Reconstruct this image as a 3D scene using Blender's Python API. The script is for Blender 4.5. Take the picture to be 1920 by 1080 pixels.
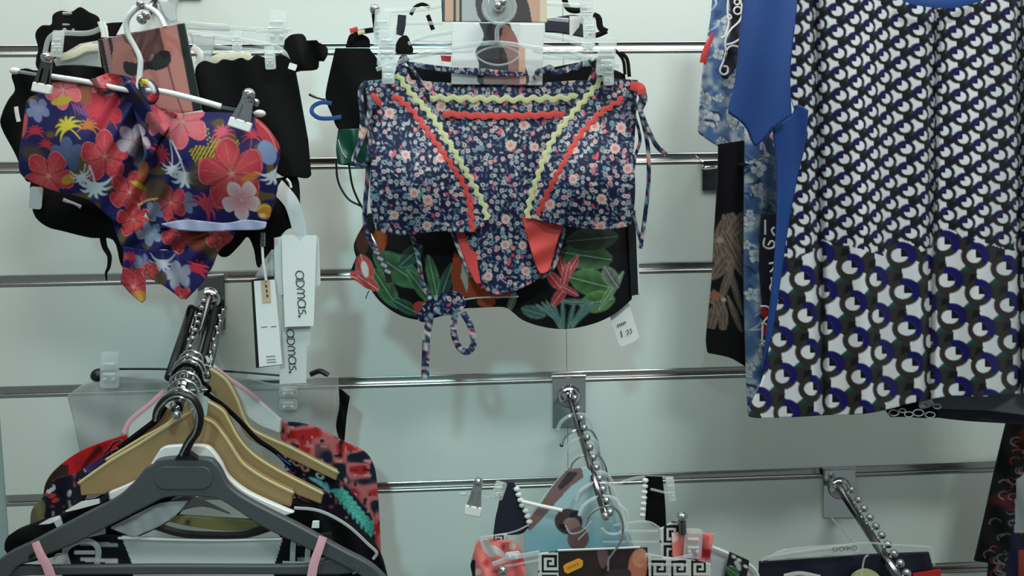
import bpy, math, random
import numpy as np
random.seed(7); np.random.seed(7)
S = bpy.context.scene
for o in list(bpy.data.objects): bpy.data.objects.remove(o)
COL = S.collection
# ------------------------------------------------------------------ camera, world, lights, exposure
F, CX, CY = 1500.0, 960.0, 540.0
YAW, PIT, ROL, DIST, Z0 = 0.05325522, 0.08736489, -0.01708642, 1.09756493, -0.22708321
ZO = 1.85                                   # height of the topmost groove above the floor
def _axes():
    cy, sy, cp, s_ = math.cos(YAW), math.sin(YAW), math.cos(PIT), math.sin(PIT)
    f = np.array([sy*cp, cy*cp, -s_]); r = np.array([cy, -sy, 0]); u = np.cross(r, f)
    c, s = math.cos(ROL), math.sin(ROL)
    return c*r+s*u, -s*r+c*u, f
RX, UP, FW = _axes()
EYE = np.array([0, -DIST, Z0+ZO])
from mathutils import Matrix, Vector
cam = bpy.data.cameras.new('camera'); cam.lens = F/1920*36; cam.sensor_width = 36; cam.clip_start = .01
co = bpy.data.objects.new('camera', cam); COL.objects.link(co)
m = Matrix.Identity(4)
for i in range(3):
    m[i][0], m[i][1], m[i][2], m[i][3] = RX[i], UP[i], -FW[i], EYE[i]
co.matrix_world = m; S.camera = co
S.view_settings.view_transform = 'Standard'; S.view_settings.look = 'None'
S.view_settings.gamma = 1; S.view_settings.use_curve_mapping = False
S.view_settings.exposure = 0.12
w = bpy.data.worlds.new('shop_ambient'); S.world = w; w.use_nodes = True
w.node_tree.nodes['Background'].inputs[0].default_value = (.78, .93, .91, 1)
w.node_tree.nodes['Background'].inputs[1].default_value = .22
def area(name, loc, target, sx, sy, power, col=(1, 1, 1)):
    l = bpy.data.lights.new(name, 'AREA'); l.shape = 'RECTANGLE'; l.size = sx; l.size_y = sy
    l.energy = power; l.color = col
    o = bpy.data.objects.new(name, l); COL.objects.link(o); o.location = loc
    o.rotation_euler = (Vector(target)-Vector(loc)).to_track_quat('-Z', 'Y').to_euler(); return o
area('ceiling_panel', (-.05, -.55, ZO+.85), (-.05, -.12, ZO-.1), 2.2, .5, 17, (1, .985, .95))
area('ceiling_tube', (.62, -1.9, ZO+1.1), (.2, 0, ZO-.25),   .6, .25, 15.5, (.92, 1, .97))
l = bpy.data.lights.new('display_spot', 'SPOT'); l.energy = 50; l.color = (.5, .95, 1.0); l.spot_size = math.radians(24); l.spot_blend = .9; l.shadow_soft_size = .08
o = bpy.data.objects.new('display_spot', l); COL.objects.link(o); o.location = (-.30, -2.3, ZO+.75)
o.rotation_euler = (Vector((-.13, 0, ZO-.42))-Vector(o.location)).to_track_quat('-Z', 'Y').to_euler()

# ------------------------------------------------------------------ geometry helpers
def PN(X, Y, D):
    X = np.asarray(X, float); Y = np.asarray(Y, float); D = np.broadcast_to(np.asarray(D, float), X.shape)
    q = FW[None, :] + ((X-CX)/F)[:, None]*RX[None, :] - ((Y-CY)/F)[:, None]*UP[None, :]
    t = (DIST-D)/q[:, 1]
    return EYE[None, :]+t[:, None]*q
def P(x, y, d): return PN([x], [y], [d])[0]
def mpp(d): return (DIST-d)/F            # metres per picture pixel at distance d from the wall
WL = {}
def wl(o): return WL.get(o.name, np.zeros(3))
def tag(o, label=None, cat=None, group=None, kind=None):
    if label: o['label'] = label
    if cat: o['category'] = cat
    if group: o['group'] = group
    if kind: o['kind'] = kind
    return o
def thing(name, label, cat, at, group=None):
    o = bpy.data.objects.new(name, None); COL.objects.link(o); o.empty_display_size = .02
    p = P(*at); o.location = p; WL[o.name] = p
    return tag(o, label, cat, group)
def mk(name, V, Fc, mat, parent=None, C=None, smooth=True, bevel=0, label=None, mi=None):
    V = np.asarray(V, float)
    base = wl(parent) if parent else V.mean(0)*1.0
    me = bpy.data.meshes.new(name)
    if isinstance(Fc, np.ndarray):
        n = len(Fc); k = Fc.shape[1]
        me.vertices.add(len(V)); me.vertices.foreach_set('co', (V-base).ravel())
        me.loops.add(n*k); me.loops.foreach_set('vertex_index', Fc.ravel().astype(np.int32))
        me.polygons.add(n); me.polygons.foreach_set('loop_start', np.arange(0, n*k, k, dtype=np.int32))
        me.update(calc_edges=True)
    else:
        me.from_pydata([tuple(v) for v in V-base], [], Fc)
    me.validate()
    for mm in (mat if isinstance(mat, (list, tuple)) else [mat]): me.materials.append(mm)
    if mi is not None: me.polygons.foreach_set('material_index', np.asarray(mi, np.int32))
    if C is not None:
        at = me.color_attributes.new('Col', 'FLOAT_COLOR', 'POINT')
        L = np.ones((len(V), 4), np.float32); L[:, :3] = np.where(C <= .04045, C/12.92, ((np.clip(C, 0, 1)+.055)/1.055)**2.4)
        at.data.foreach_set('color', L.ravel())
    if smooth: me.polygons.foreach_set('use_smooth', np.ones(len(me.polygons), bool))
    o = bpy.data.objects.new(name, me); COL.objects.link(o)
    if parent: o.parent = parent; WL[o.name] = wl(parent)
    else: o.location = base; WL[o.name] = base
    if bevel:
        b = o.modifiers.new('bevel', 'BEVEL'); b.width = bevel; b.segments = 2; b.limit_method = 'ANGLE'
    if label: o['label'] = label
    return o
def cr(p0, p1, p2, p3, t):
    return .5*((2*p1)+(-p0+p2)*t+(2*p0-5*p1+4*p2-p3)*t*t+(-p0+3*p1-3*p2+p3)*t**3)
def openspline(pts, n=6):
    A = [np.array(p, float) for p in pts]
    if len(A) < 3: return np.array([A[0]+(A[-1]-A[0])*t for t in np.linspace(0, 1, n+1)])
    out = []
    for i in range(len(A)-1):
        p0 = A[i-1] if i else 2*A[0]-A[1]; p3 = A[i+2] if i+2 < len(A) else 2*A[-1]-A[-2]
        for k in range(n): out.append(cr(p0, A[i], A[i+1], p3, k/n))
    out.append(A[-1]); return np.array(out)
def closed(pts, n=5):
    """closed outline; a point written (x, y, 1) is a sharp corner"""
    c = [i for i, p in enumerate(pts) if len(p) > 2]
    A = [np.array(p[:2], float) for p in pts]; N = len(A)
    if not c:
        out = []
        for i in range(N):
            for k in range(n): out.append(cr(A[i-1], A[i], A[(i+1) % N], A[(i+2) % N], k/n))
        return np.array(out)
    out = []
    for a, i in enumerate(c):
        j = c[(a+1) % len(c)]
        if j <= i: j += N
        seg = [A[k % N] for k in range(i, j+1)]
        s = openspline(seg, n) if len(seg) > 2 else np.array(seg)
        out.extend(list(s[:-1]))
    return np.array(out)
def sharp(pts): return np.array(pts, float)
def inside(poly, X, Y):
    r = np.zeros(X.shape, bool); x1, y1 = poly[:, 0], poly[:, 1]; x2, y2 = np.roll(x1, -1), np.roll(y1, -1)
    for a, b, c, d in zip(x1, y1, x2, y2):
        if b == d: continue
        m_ = ((b > Y) != (d > Y)) & (X < (c-a)*(Y-b)/(d-b)+a); r ^= m_
    return r
def nearest(poly, x, y):
    a = poly; b = np.roll(poly, -1, 0); ab = b-a; L = (ab**2).sum(1)+1e-9
    best = np.full(len(x), 1e9); bx = x.copy(); by = y.copy()
    for i in range(len(a)):
        t = np.clip(((x-a[i, 0])*ab[i, 0]+(y-a[i, 1])*ab[i, 1])/L[i], 0, 1)
        qx = a[i, 0]+t*ab[i, 0]; qy = a[i, 1]+t*ab[i, 1]; dd = (qx-x)**2+(qy-y)**2
        k = dd < best; best[k] = dd[k]; bx[k] = qx[k]; by[k] = qy[k]
    return bx, by
def sheet(name, poly, d, mat, paint=None, parent=None, step=2.5, th=.0015, relief=None, label=None):
    """a piece of cloth or card: fine grid clipped to an outline, with relief, a back and a rim"""
    poly = np.asarray(poly, float)
    x0, y0 = poly.min(0); x1, y1 = poly.max(0)
    nx = max(2, int(math.ceil((x1-x0)/step))); ny = max(2, int(math.ceil((y1-y0)/step)))
    gx = np.linspace(x0, x1, nx+1); gy = np.linspace(y0, y1, ny+1)
    XX, YY = np.meshgrid(gx, gy)
    cxm, cym = np.meshgrid((gx[1:]+gx[:-1])/2, (gy[1:]+gy[:-1])/2)
    keep = inside(poly, cxm, cym)
    idx = np.arange((nx+1)*(ny+1)).reshape(ny+1, nx+1)
    q = np.stack([idx[:-1, :-1], idx[1:, :-1], idx[1:, 1:], idx[:-1, 1:]], -1)[keep]
    cnt = np.bincount(q.ravel(), minlength=idx.size)
    used = cnt > 0; rim = used & (cnt < 4)
    X = XX.ravel().copy(); Y = YY.ravel().copy()
    X[rim], Y[rim] = nearest(poly, X[rim], Y[rim])
    new = -np.ones(idx.size, int); new[used] = np.arange(used.sum())
    X = X[used]; Y = Y[used]; q = new[q]
    D = d(X, Y) if callable(d) else np.full(len(X), float(d))
    if relief is not None: D = D+relief(X, Y)
    V = PN(X, Y, D); B = V.copy(); B[:, 1] += th
    n = len(X)
    e = np.concatenate([q[:, [0, 1]], q[:, [1, 2]], q[:, [2, 3]], q[:, [3, 0]]])
    key = np.minimum(e[:, 0], e[:, 1])*n+np.maximum(e[:, 0], e[:, 1])
    _, inv, c2 = np.unique(key, return_inverse=True, return_counts=True)
    be = e[c2[inv] == 1]
    rimq = np.stack([be[:, 1], be[:, 0], be[:, 0]+n, be[:, 1]+n], -1)
    Fc = np.concatenate([q, q[:, ::-1]+n, rimq])
    C = None
    if paint is not None:
        C = paint(X, Y); C = np.concatenate([C, C])
    return mk(name, np.concatenate([V, B]), Fc, mat, parent, C, label=label)
class B:
    """collects small solids into one mesh"""
    def __init__(s): s.v = []; s.f = []
    def add(s, V, Fc):
        o = len(s.v); s.v.extend([np.asarray(p, float) for p in V]); s.f.extend([tuple(i+o for i in f) for f in Fc]); return s
    def tube(s, pts, wpx, n=8, k=6, close=False, smooth=True, flat=1.0, wend=None):
        if close:
            A = [np.array(p, float) for p in pts]; N = len(A); q = []
            for i in range(N):
                for j in range(k): q.append(cr(A[i-1], A[i], A[(i+1) % N], A[(i+2) % N], j/k))
            q = np.array(q)
        else: q = openspline(pts, k) if smooth else np.array(pts, float)
        W = PN(q[:, 0], q[:, 1], q[:, 2]); L = len(W)
        if close: T = np.roll(W, -1, 0)-np.roll(W, 1, 0)
        else: T = np.gradient(W, axis=0)
        T /= np.linalg.norm(T, axis=1)[:, None]+1e-12
        ref = np.array([0, -1., 0]); V = []
        for i in range(L):
            a = np.cross(T[i], ref)
            if np.linalg.norm(a) < .2: a = np.cross(T[i], np.array([0, 0, 1.]))
            a /= np.linalg.norm(a); b = np.cross(T[i], a)
            ww = wpx if wend is None else wpx+(wend-wpx)*i/(L-1)
            r = ww*.5*mpp(q[i, 2])
            for j in range(n):
                t = 2*math.pi*j/n; V.append(W[i]+a*r*math.cos(t)+b*r*flat*math.sin(t))
        Fc = []
        for i in range(L if close else L-1):
            for j in range(n):
                Fc.append((i*n+j, i*n+(j+1) % n, ((i+1) % L)*n+(j+1) % n, ((i+1) % L)*n+j))
        if not close: Fc += [tuple(range(n))[::-1], tuple((L-1)*n+j for j in range(n))]
        return s.add(V, Fc)
    def ball(s, x, y, d, rpx, sy=1.0, sx=1.0, n=14, m_=9):
        c = P(x, y, d); r = rpx*mpp(d); V = [c+np.array([0, 0, r*sy])]; Fc = []
        for i in range(1, m_):
            a = math.pi*i/m_
            for j in range(n):
                b = 2*math.pi*j/n; V.append(c+np.array([sx*r*math.sin(a)*math.cos(b), r*min(sx, 1)*math.sin(a)*math.sin(b), sy*r*math.cos(a)]))
        V.append(c-np.array([0, 0, r*sy])); e = len(V)-1
        for j in range(n):
            Fc.append((0, 1+j, 1+(j+1) % n)); Fc.append((e, e-n+(j+1) % n, e-n+j))
            for i in range(m_-2): a = 1+i*n; Fc.append((a+j, a+n+j, a+n+(j+1) % n, a+(j+1) % n))
        return s.add(V, Fc)
    def prism(s, poly, d, th):
        """flat plate with the given outline: front at distance d (number or function), th metres thick"""
        poly = np.asarray(poly, float); n = len(poly)
        D = d(poly[:, 0], poly[:, 1]) if callable(d) else np.full(n, float(d))
        V = PN(poly[:, 0], poly[:, 1], D); K = V.copy(); K[:, 1] += th
        a = np.sum(poly[:, 0]*np.roll(poly[:, 1], -1)-np.roll(poly[:, 0], -1)*poly[:, 1])
        ix = list(range(n))
        if a > 0: ix = ix[::-1]
        Fc = [tuple(ix), tuple(i+n for i in ix[::-1])]
        for k in range(n): i, j = ix[k], ix[(k+1) % n]; Fc.append((j, i, i+n, j+n))
        return s.add(list(V)+list(K), Fc)
    def box(s, lo, hi):
        x0, y0, z0 = lo; x1, y1, z1 = hi
        V = [(x0, y0, z0), (x1, y0, z0), (x1, y1, z0), (x0, y1, z0), (x0, y0, z1), (x1, y0, z1), (x1, y1, z1), (x0, y1, z1)]
        return s.add(V, [(0, 3, 2, 1), (4, 5, 6, 7), (0, 1, 5, 4), (1, 2, 6, 5), (2, 3, 7, 6), (3, 0, 4, 7)])
    def ribbon(s, pts, wpx, th=.0012, amp=0, per=14, k=8, wend=None):
        q = openspline(pts, k)
        if amp:
            L = np.r_[0, np.cumsum(np.hypot(np.diff(q[:, 0]), np.diff(q[:, 1])))]
            t = np.arange(0, L[-1], per/8.); q = np.stack([np.interp(t, L, q[:, i]) for i in range(3)], 1); L = t
        T = np.gradient(q[:, :2], axis=0); T /= np.linalg.norm(T, axis=1)[:, None]+1e-9
        N = np.stack([-T[:, 1], T[:, 0]], 1)
        if amp: q = q.copy(); q[:, :2] += N*(amp*np.sin(2*math.pi*L/per))[:, None]
        ww = np.full(len(q), float(wpx)) if wend is None else np.linspace(wpx, wend, len(q))
        a = q[:, :2]+N*ww[:, None]*.5; b = q[:, :2]-N*ww[:, None]*.5; c = q[:, :2]
        Vs = [PN(a[:, 0], a[:, 1], q[:, 2]), PN(c[:, 0], c[:, 1], q[:, 2]+th*.6), PN(b[:, 0], b[:, 1], q[:, 2]), PN(c[:, 0], c[:, 1], q[:, 2]-th)]
        n = len(q); V = np.concatenate(Vs); Fc = []
        for i in range(n-1):
            for r in range(4): A, Bq = r*n, ((r+1) % 4)*n; Fc.append((A+i, A+i+1, Bq+i+1, Bq+i))
        Fc += [(0, n, 2*n, 3*n), (4*n-1, 3*n-1, 2*n-1, n-1)]
        return s.add(list(V), Fc)
    def mk(s, name, mat, parent=None, smooth=True, bevel=0, label=None, paint=None):
        V = np.array(s.v); C = None
        if paint is not None:
            q = V-EYE; wz = q@FW; C = paint(CX+F*(q@RX)/wz, CY-F*(q@UP)/wz)
        o = mk(name, V, s.f, mat, parent, C, smooth, bevel, label)
        if smooth: o.data.set_sharp_from_angle(angle=math.radians(38))
        return o
def lathe(axis_o, axis_d, prof, n=20):
    """surface of revolution: prof = [(distance along axis, radius)]"""
    o = np.array(axis_o, float); a = np.array(axis_d, float); a /= np.linalg.norm(a)
    u = np.cross(a, [0, 0, 1.]); u = u/np.linalg.norm(u) if np.linalg.norm(u) > .1 else np.array([1., 0, 0]); v = np.cross(a, u)
    V = []; Fc = []
    for t, r in prof:
        for j in range(n):
            b = 2*math.pi*j/n; V.append(o+a*t+u*r*math.cos(b)+v*r*math.sin(b))
    for i in range(len(prof)-1):
        for j in range(n): Fc.append((i*n+j, i*n+(j+1) % n, (i+1)*n+(j+1) % n, (i+1)*n+j))
    Fc += [tuple(range(n))[::-1], tuple((len(prof)-1)*n+j for j in range(n))]
    return V, Fc
def rrect(x0, y0, x1, y1, r, rot=0, n=4):
    pts = []
    for cx, cy, a0 in ((x1-r, y0+r, -90), (x1-r, y1-r, 0), (x0+r, y1-r, 90), (x0+r, y0+r, 180)):
        for k in range(n+1):
            a = math.radians(a0+90*k/n); pts.append((cx+r*math.cos(a), cy+r*math.sin(a)))
    A = np.array(pts); c = np.array([(x0+x1)/2, (y0+y1)/2]); t = math.radians(rot)
    R = np.array([[math.cos(t), -math.sin(t)], [math.sin(t), math.cos(t)]])
    return (A-c)@R.T+c

# ------------------------------------------------------------------ materials
def lin(c): return tuple(((v/255+.055)/1.055)**2.4 if v/255 > .04045 else v/255/12.92 for v in c)
def pm(name, rgb, rough=.6, metal=0, bump=0, scale=300, var=0, spec=.5, coat=0):
    m_ = bpy.data.materials.new(name); m_.use_nodes = True; t = m_.node_tree; p = t.nodes['Principled BSDF']
    c = lin(rgb); p.inputs['Base Color'].default_value = (*c, 1); p.inputs['Roughness'].default_value = rough
    p.inputs['Metallic'].default_value = metal; p.inputs['Specular IOR Level'].default_value = spec
    p.inputs['Coat Weight'].default_value = coat
    tc = t.nodes.new('ShaderNodeTexCoord'); nz = t.nodes.new('ShaderNodeTexNoise'); nz.inputs['Scale'].default_value = scale
    t.links.new(tc.outputs['Object'], nz.inputs['Vector'])
    if var:
        r = t.nodes.new('ShaderNodeValToRGB'); r.color_ramp.elements[0].color = (*[v*(1-var) for v in c], 1)
        r.color_ramp.elements[1].color = (*[min(1, v*(1+var)) for v in c], 1)
        t.links.new(nz.outputs['Fac'], r.inputs['Fac']); t.links.new(r.outputs['Color'], p.inputs['Base Color'])
    if bump:
        b = t.nodes.new('ShaderNodeBump'); b.inputs['Strength'].default_value = bump; b.inputs['Distance'].default_value = .001
        t.links.new(nz.outputs['Fac'], b.inputs['Height']); t.links.new(b.outputs['Normal'], p.inputs['Normal'])
    return m_
def cm(name, rough=.7, sheen=.15, bump=.15, scale=1500, spec=.3):
    """printed cloth or card: print colours come from the mesh colour attribute, weave from noise"""
    m_ = bpy.data.materials.new(name); m_.use_nodes = True; t = m_.node_tree; p = t.nodes['Principled BSDF']
    a = t.nodes.new('ShaderNodeVertexColor'); a.layer_name = 'Col'; t.links.new(a.outputs['Color'], p.inputs['Base Color'])
    p.inputs['Roughness'].default_value = rough; p.inputs['Sheen Weight'].default_value = sheen; p.inputs['Specular IOR Level'].default_value = spec
    tc = t.nodes.new('ShaderNodeTexCoord'); nz = t.nodes.new('ShaderNodeTexNoise'); nz.inputs['Scale'].default_value = scale
    t.links.new(tc.outputs['Object'], nz.inputs['Vector'])
    b = t.nodes.new('ShaderNodeBump'); b.inputs['Strength'].default_value = bump; b.inputs['Distance'].default_value = .0006
    t.links.new(nz.outputs['Fac'], b.inputs['Height']); t.links.new(b.outputs['Normal'], p.inputs['Normal'])
    return m_
def clearm(name, tint=(235, 240, 238), alpha=.25, rough=.08):
    """thin clear plastic: mostly see-through, with a milky body and glossy edges"""
    m_ = bpy.data.materials.new(name); m_.use_nodes = True; t = m_.node_tree
    for n in list(t.nodes):
        if n.type != 'OUTPUT_MATERIAL': t.nodes.remove(n)
    out = t.nodes['Material Output']
    tr = t.nodes.new('ShaderNodeBsdfTransparent'); tr.inputs[0].default_value = (.97, .98, .98, 1)
    pr = t.nodes.new('ShaderNodeBsdfPrincipled'); pr.inputs['Base Color'].default_value = (*lin(tint), 1); pr.inputs['Roughness'].default_value = rough
    pr.inputs['Coat Weight'].default_value = .5
    lw = t.nodes.new('ShaderNodeLayerWeight'); lw.inputs['Blend'].default_value = .42
    mr = t.nodes.new('ShaderNodeMapRange'); mr.inputs['To Min'].default_value = alpha; mr.inputs['To Max'].default_value = min(.95, alpha+.6)
    t.links.new(lw.outputs['Facing'], mr.inputs['Value'])
    mx = t.nodes.new('ShaderNodeMixShader'); t.links.new(mr.outputs['Result'], mx.inputs['Fac'])
    t.links.new(tr.outputs[0], mx.inputs[1]); t.links.new(pr.outputs[0], mx.inputs[2]); t.links.new(mx.outputs[0], out.inputs['Surface'])
    return m_
M = dict(
    wall=pm('slatwall_laminate', (206, 217, 211), .42, bump=.05, scale=900, var=.012),
    board=pm('side_board', (150, 176, 174), .5, var=.02, scale=40),
    alu=pm('brushed_aluminium', (176, 176, 172), .27, 1, bump=.03, scale=200),
    chrome=pm('polished_chrome', (205, 207, 208), .1, 1),
    chromed=pm('smoked_chrome', (120, 120, 122), .14, 1),
    white=pm('white_plastic', (222, 222, 218), .35, coat=.2),
    pad=pm('white_rubber', (226, 226, 220), .6),
    black=pm('black_knit', (7, 7, 8), .8, bump=.2, scale=800, var=.25, spec=.15),
    blackp=pm('black_plastic', (14, 14, 15), .35),
    velvet=pm('black_velvet', (13, 12, 14), .9, bump=.2, scale=1500, spec=.1),
    grey=pm('dark_grey_plastic', (70, 74, 76), .42, bump=.06, scale=1800, spec=.5),
    wood=pm('pale_varnished_wood', (150, 124, 84), .38, bump=.05, scale=60, var=.07, coat=.25),
    woodshine=pm('wood_edge_shine', (200, 180, 130), .4, var=.05, scale=80),  # paler copy of the wood, shine of the top edges put into the colour
    olive=pm('olive_gold_plastic', (112, 106, 58), .3, coat=.4),
    card=pm('white_card', (226, 226, 222), .55),
    cardg=pm('grey_white_card', (205, 207, 205), .55),
    cream=pm('cream_lace', (214, 208, 184), .8, bump=.4, scale=500, var=.08),
    beige=pm('beige_sticker', (196, 170, 142), .6),
    orange=pm('orange_sticker', (236, 158, 44), .55),
    ink=pm('print_ink', (38, 38, 40), .6),
    inkg=pm('grey_print_ink', (105, 108, 108), .6),
    coral=pm('coral_fabric', (204, 62, 56), .7, bump=.2, scale=900, var=.04),
    lime=pm('pale_yellow_trim', (194, 194, 142), .7, bump=.3, scale=1200, var=.06),
    pink=pm('pink_ribbon', (226, 168, 178), .6, var=.03, scale=500),
    lav=pm('lavender_lining', (150, 152, 182), .6, var=.05, scale=90),
    blue=pm('royal_blue_crepe', (4, 60, 128), .7, bump=.2, scale=900, var=.05),
    navy=pm('navy_cloth', (16, 19, 40), .7, bump=.2, scale=900, var=.1),
    green=pm('dark_green_satin', (10, 66, 48), .35, var=.15, scale=40),
    slate=pm('slate_grey_cloth', (84, 90, 96), .75, bump=.2, scale=800, var=.04),
    strap=pm('pale_grey_tape', (188, 194, 194), .6, var=.02, scale=300),
    red=pm('red_cloth', (190, 30, 38), .6, var=.1, scale=100),
    cloth=cm('printed_swim_cloth', .6, .03, .12, spec=.2), print=cm('printed_card', .35, 0, 0, spec=.5), crepe=cm('printed_crepe', .8, .05, .2, spec=.15),
    clear=clearm('clear_plastic'), clearb=clearm('clear_plastic_bright', (225, 230, 230), .26, .06), film=clearm('thin_film', (200, 205, 204), .45, .3),
    mesh=clearm('grey_organza', (176, 180, 178), .5, .6),
    stone=pm('grey_floor', (120, 120, 118), .6, var=.1, scale=8), ceil=pm('ceiling_paint', (190, 192, 190), .8, var=.02, scale=20),
)

# ------------------------------------------------------------------ print painters (work on arrays of cloth coordinates)
def fill(n, c): return np.tile(np.array(c, float)/255, (n, 1))
def vnoise(X, Y, s, seed=0):
    x = X/s; y = Y/s; i = np.floor(x); j = np.floor(y); fx = x-i; fy = y-j; fx = fx*fx*(3-2*fx); fy = fy*fy*(3-2*fy)
    def h(a, b): v = np.sin(a*127.1+b*311.7+seed*74.7)*43758.5453; return v-np.floor(v)
    return (h(i, j)*(1-fx)+h(i+1, j)*fx)*(1-fy)+(h(i, j+1)*(1-fx)+h(i+1, j+1)*fx)*fy
def mix(C, a, col):
    a = np.clip(a, 0, 1)[:, None] if a.ndim == 1 else a
    C[:] = C*(1-a)+(np.array(col, float)/255 if not isinstance(col, np.ndarray) else col)*a
def sub(X, Y, cx, cy, R): return np.nonzero((np.abs(X-cx) < R) & (np.abs(Y-cy) < R))[0]
def flower(C, X, Y, cx, cy, R, rot, inner, outer, rim, n=5, veins=True, gap=.5, squash=1, sqa=0):
    k = sub(X, Y, cx, cy, R*1.3)
    if not len(k): return
    dx = X[k]-cx; dy = Y[k]-cy
    if squash != 1:
        c, s = math.cos(sqa), math.sin(sqa); u = dx*c+dy*s; v = (-dx*s+dy*c)/squash; dx, dy = u*c-v*s, u*s+v*c
    r = np.hypot(dx, dy); t = np.arctan2(dy, dx)-rot
    e = R*(gap+(1-gap)*np.abs(np.cos(n/2*t))**.55)*(1+.05*np.sin(7*t)); q = r/e
    a = np.clip((1-q)*R/2.0, 0, 1); col = np.array(inner)/255*(1-np.clip(q, 0, 1)[:, None])+np.array(outer)/255*np.clip(q, 0, 1)[:, None]
    Ck = C[k]; mix(Ck, a, col)
    if rim is not None:
        mix(Ck, np.clip(1-np.abs(q-.95)*R/1.6, 0, 1)*.75, rim)
        if veins: mix(Ck, (np.abs(np.sin(n*1.5*t)) < .12)*(q > .15)*(q < .85)*.38, rim)
        sp = np.abs(((t/(2*math.pi)*n+.5) % 1)-.5)*2*math.pi/n*r
        mix(Ck, np.clip(1-np.abs(((t/(2*math.pi)*n) % 1)-.5)*2*math.pi/n*r/1.6, 0, 1)*(q < .9)*(q > .1)*.6, tuple(v*.6 for v in outer))
        mix(Ck, np.clip(1-q*6, 0, 1), rim)
    C[k] = Ck
def line(C, X, Y, pts, w0, w1, col, spl=True):
    q = openspline(pts, 5) if spl and len(pts) > 2 else np.array(pts, float)
    pad = max(w0, w1)+2; k = np.nonzero((X > q[:, 0].min()-pad) & (X < q[:, 0].max()+pad) & (Y > q[:, 1].min()-pad) & (Y < q[:, 1].max()+pad))[0]
    if not len(k): return
    x = X[k]; y = Y[k]; best = np.full(len(k), 1e9); n = len(q)-1
    for i in range(n):
        a = q[i]; ab = q[i+1]-a; L = (ab**2).sum()+1e-9; t = np.clip(((x-a[0])*ab[0]+(y-a[1])*ab[1])/L, 0, 1)
        dd = np.hypot(a[0]+t*ab[0]-x, a[1]+t*ab[1]-y)-(w0+(w1-w0)*(i+t)/n)/2; best = np.minimum(best, dd)
    Ck = C[k]; mix(Ck, .5-best/1.6, col); C[k] = Ck
def pol(C, X, Y, pts, col, spl=False):
    q = closed(pts, 4) if spl else np.array(pts, float)
    k = np.nonzero((X > q[:, 0].min()) & (X < q[:, 0].max()) & (Y > q[:, 1].min()) & (Y < q[:, 1].max()))[0]
    if len(k): C[k[inside(q, X[k], Y[k])]] = np.array(col, float)/255
def ell(C, X, Y, cx, cy, rx, ry, rot, col, a=1.0, soft_=1.5):
    k = sub(X, Y, cx, cy, max(rx, ry)+2)
    if not len(k): return
    c, s = math.cos(rot), math.sin(rot); dx = X[k]-cx; dy = Y[k]-cy; u = (dx*c+dy*s)/rx; v = (-dx*s+dy*c)/ry
    Ck = C[k]; mix(Ck, np.clip((1-np.hypot(u, v))*min(rx, ry)/soft_+.5, 0, 1)*a, col); C[k] = Ck
def palm(C, X, Y, cx, cy, s, rot, col, trunk=None, n=8):
    for i in range(n):
        a = rot+math.pi*(-1.12+1.24*i/(n-1)); dx, dy = math.cos(a), math.sin(a); px_, py_ = -math.sin(rot), math.cos(rot)
        p1 = (cx+dx*s*.55, cy+dy*s*.55-.0*s); p2 = (cx+dx*s*.95+px_*s*.30, cy+dy*s*.95+py_*s*.30)
        line(C, X, Y, [(cx, cy), p1, p2], s*.30, s*.05, col)
    ell(C, X, Y, cx, cy, s*.2, s*.2, 0, col)
    if trunk: line(C, X, Y, [(cx, cy), ((cx+trunk[0])/2+2, (cy+trunk[1])/2), trunk], s*.1, s*.1, col)
def leaf(C, X, Y, cx, cy, L, W, rot, col, rib, dark=None):
    ux, uy = math.cos(rot), math.sin(rot); k = sub(X, Y, cx, cy, L)
    if not len(k): return
    dx = X[k]-cx; dy = Y[k]-cy; u = (dx*ux+dy*uy)/(L/2); v = (-dx*uy+dy*ux)/(W/2)
    h = np.clip(1-u*u, 0, 1)**.7; a = np.clip((h-np.abs(v))*W/3, 0, 1)*(np.abs(u) < 1)
    d_ = np.array(dark if dark else tuple(c*.45 for c in col))/255
    sh = np.clip(.35+.65*np.abs(v)/(h+.01)+.08*np.sin(u*11+np.abs(v)*4), 0, 1)[:, None]
    Ck = C[k]; mix(Ck, a, np.array(col)/255*sh+d_*(1-sh))
    mix(Ck, np.clip(1.2-np.abs(v)*W/2/1.2, 0, 1)*(np.abs(u) < .95)*.8, rib)
    mix(Ck, np.clip(1-np.abs(h-np.abs(v))*W/2/1.1, 0, 1)*(np.abs(u) < 1)*.5, rib); C[k] = Ck
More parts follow.
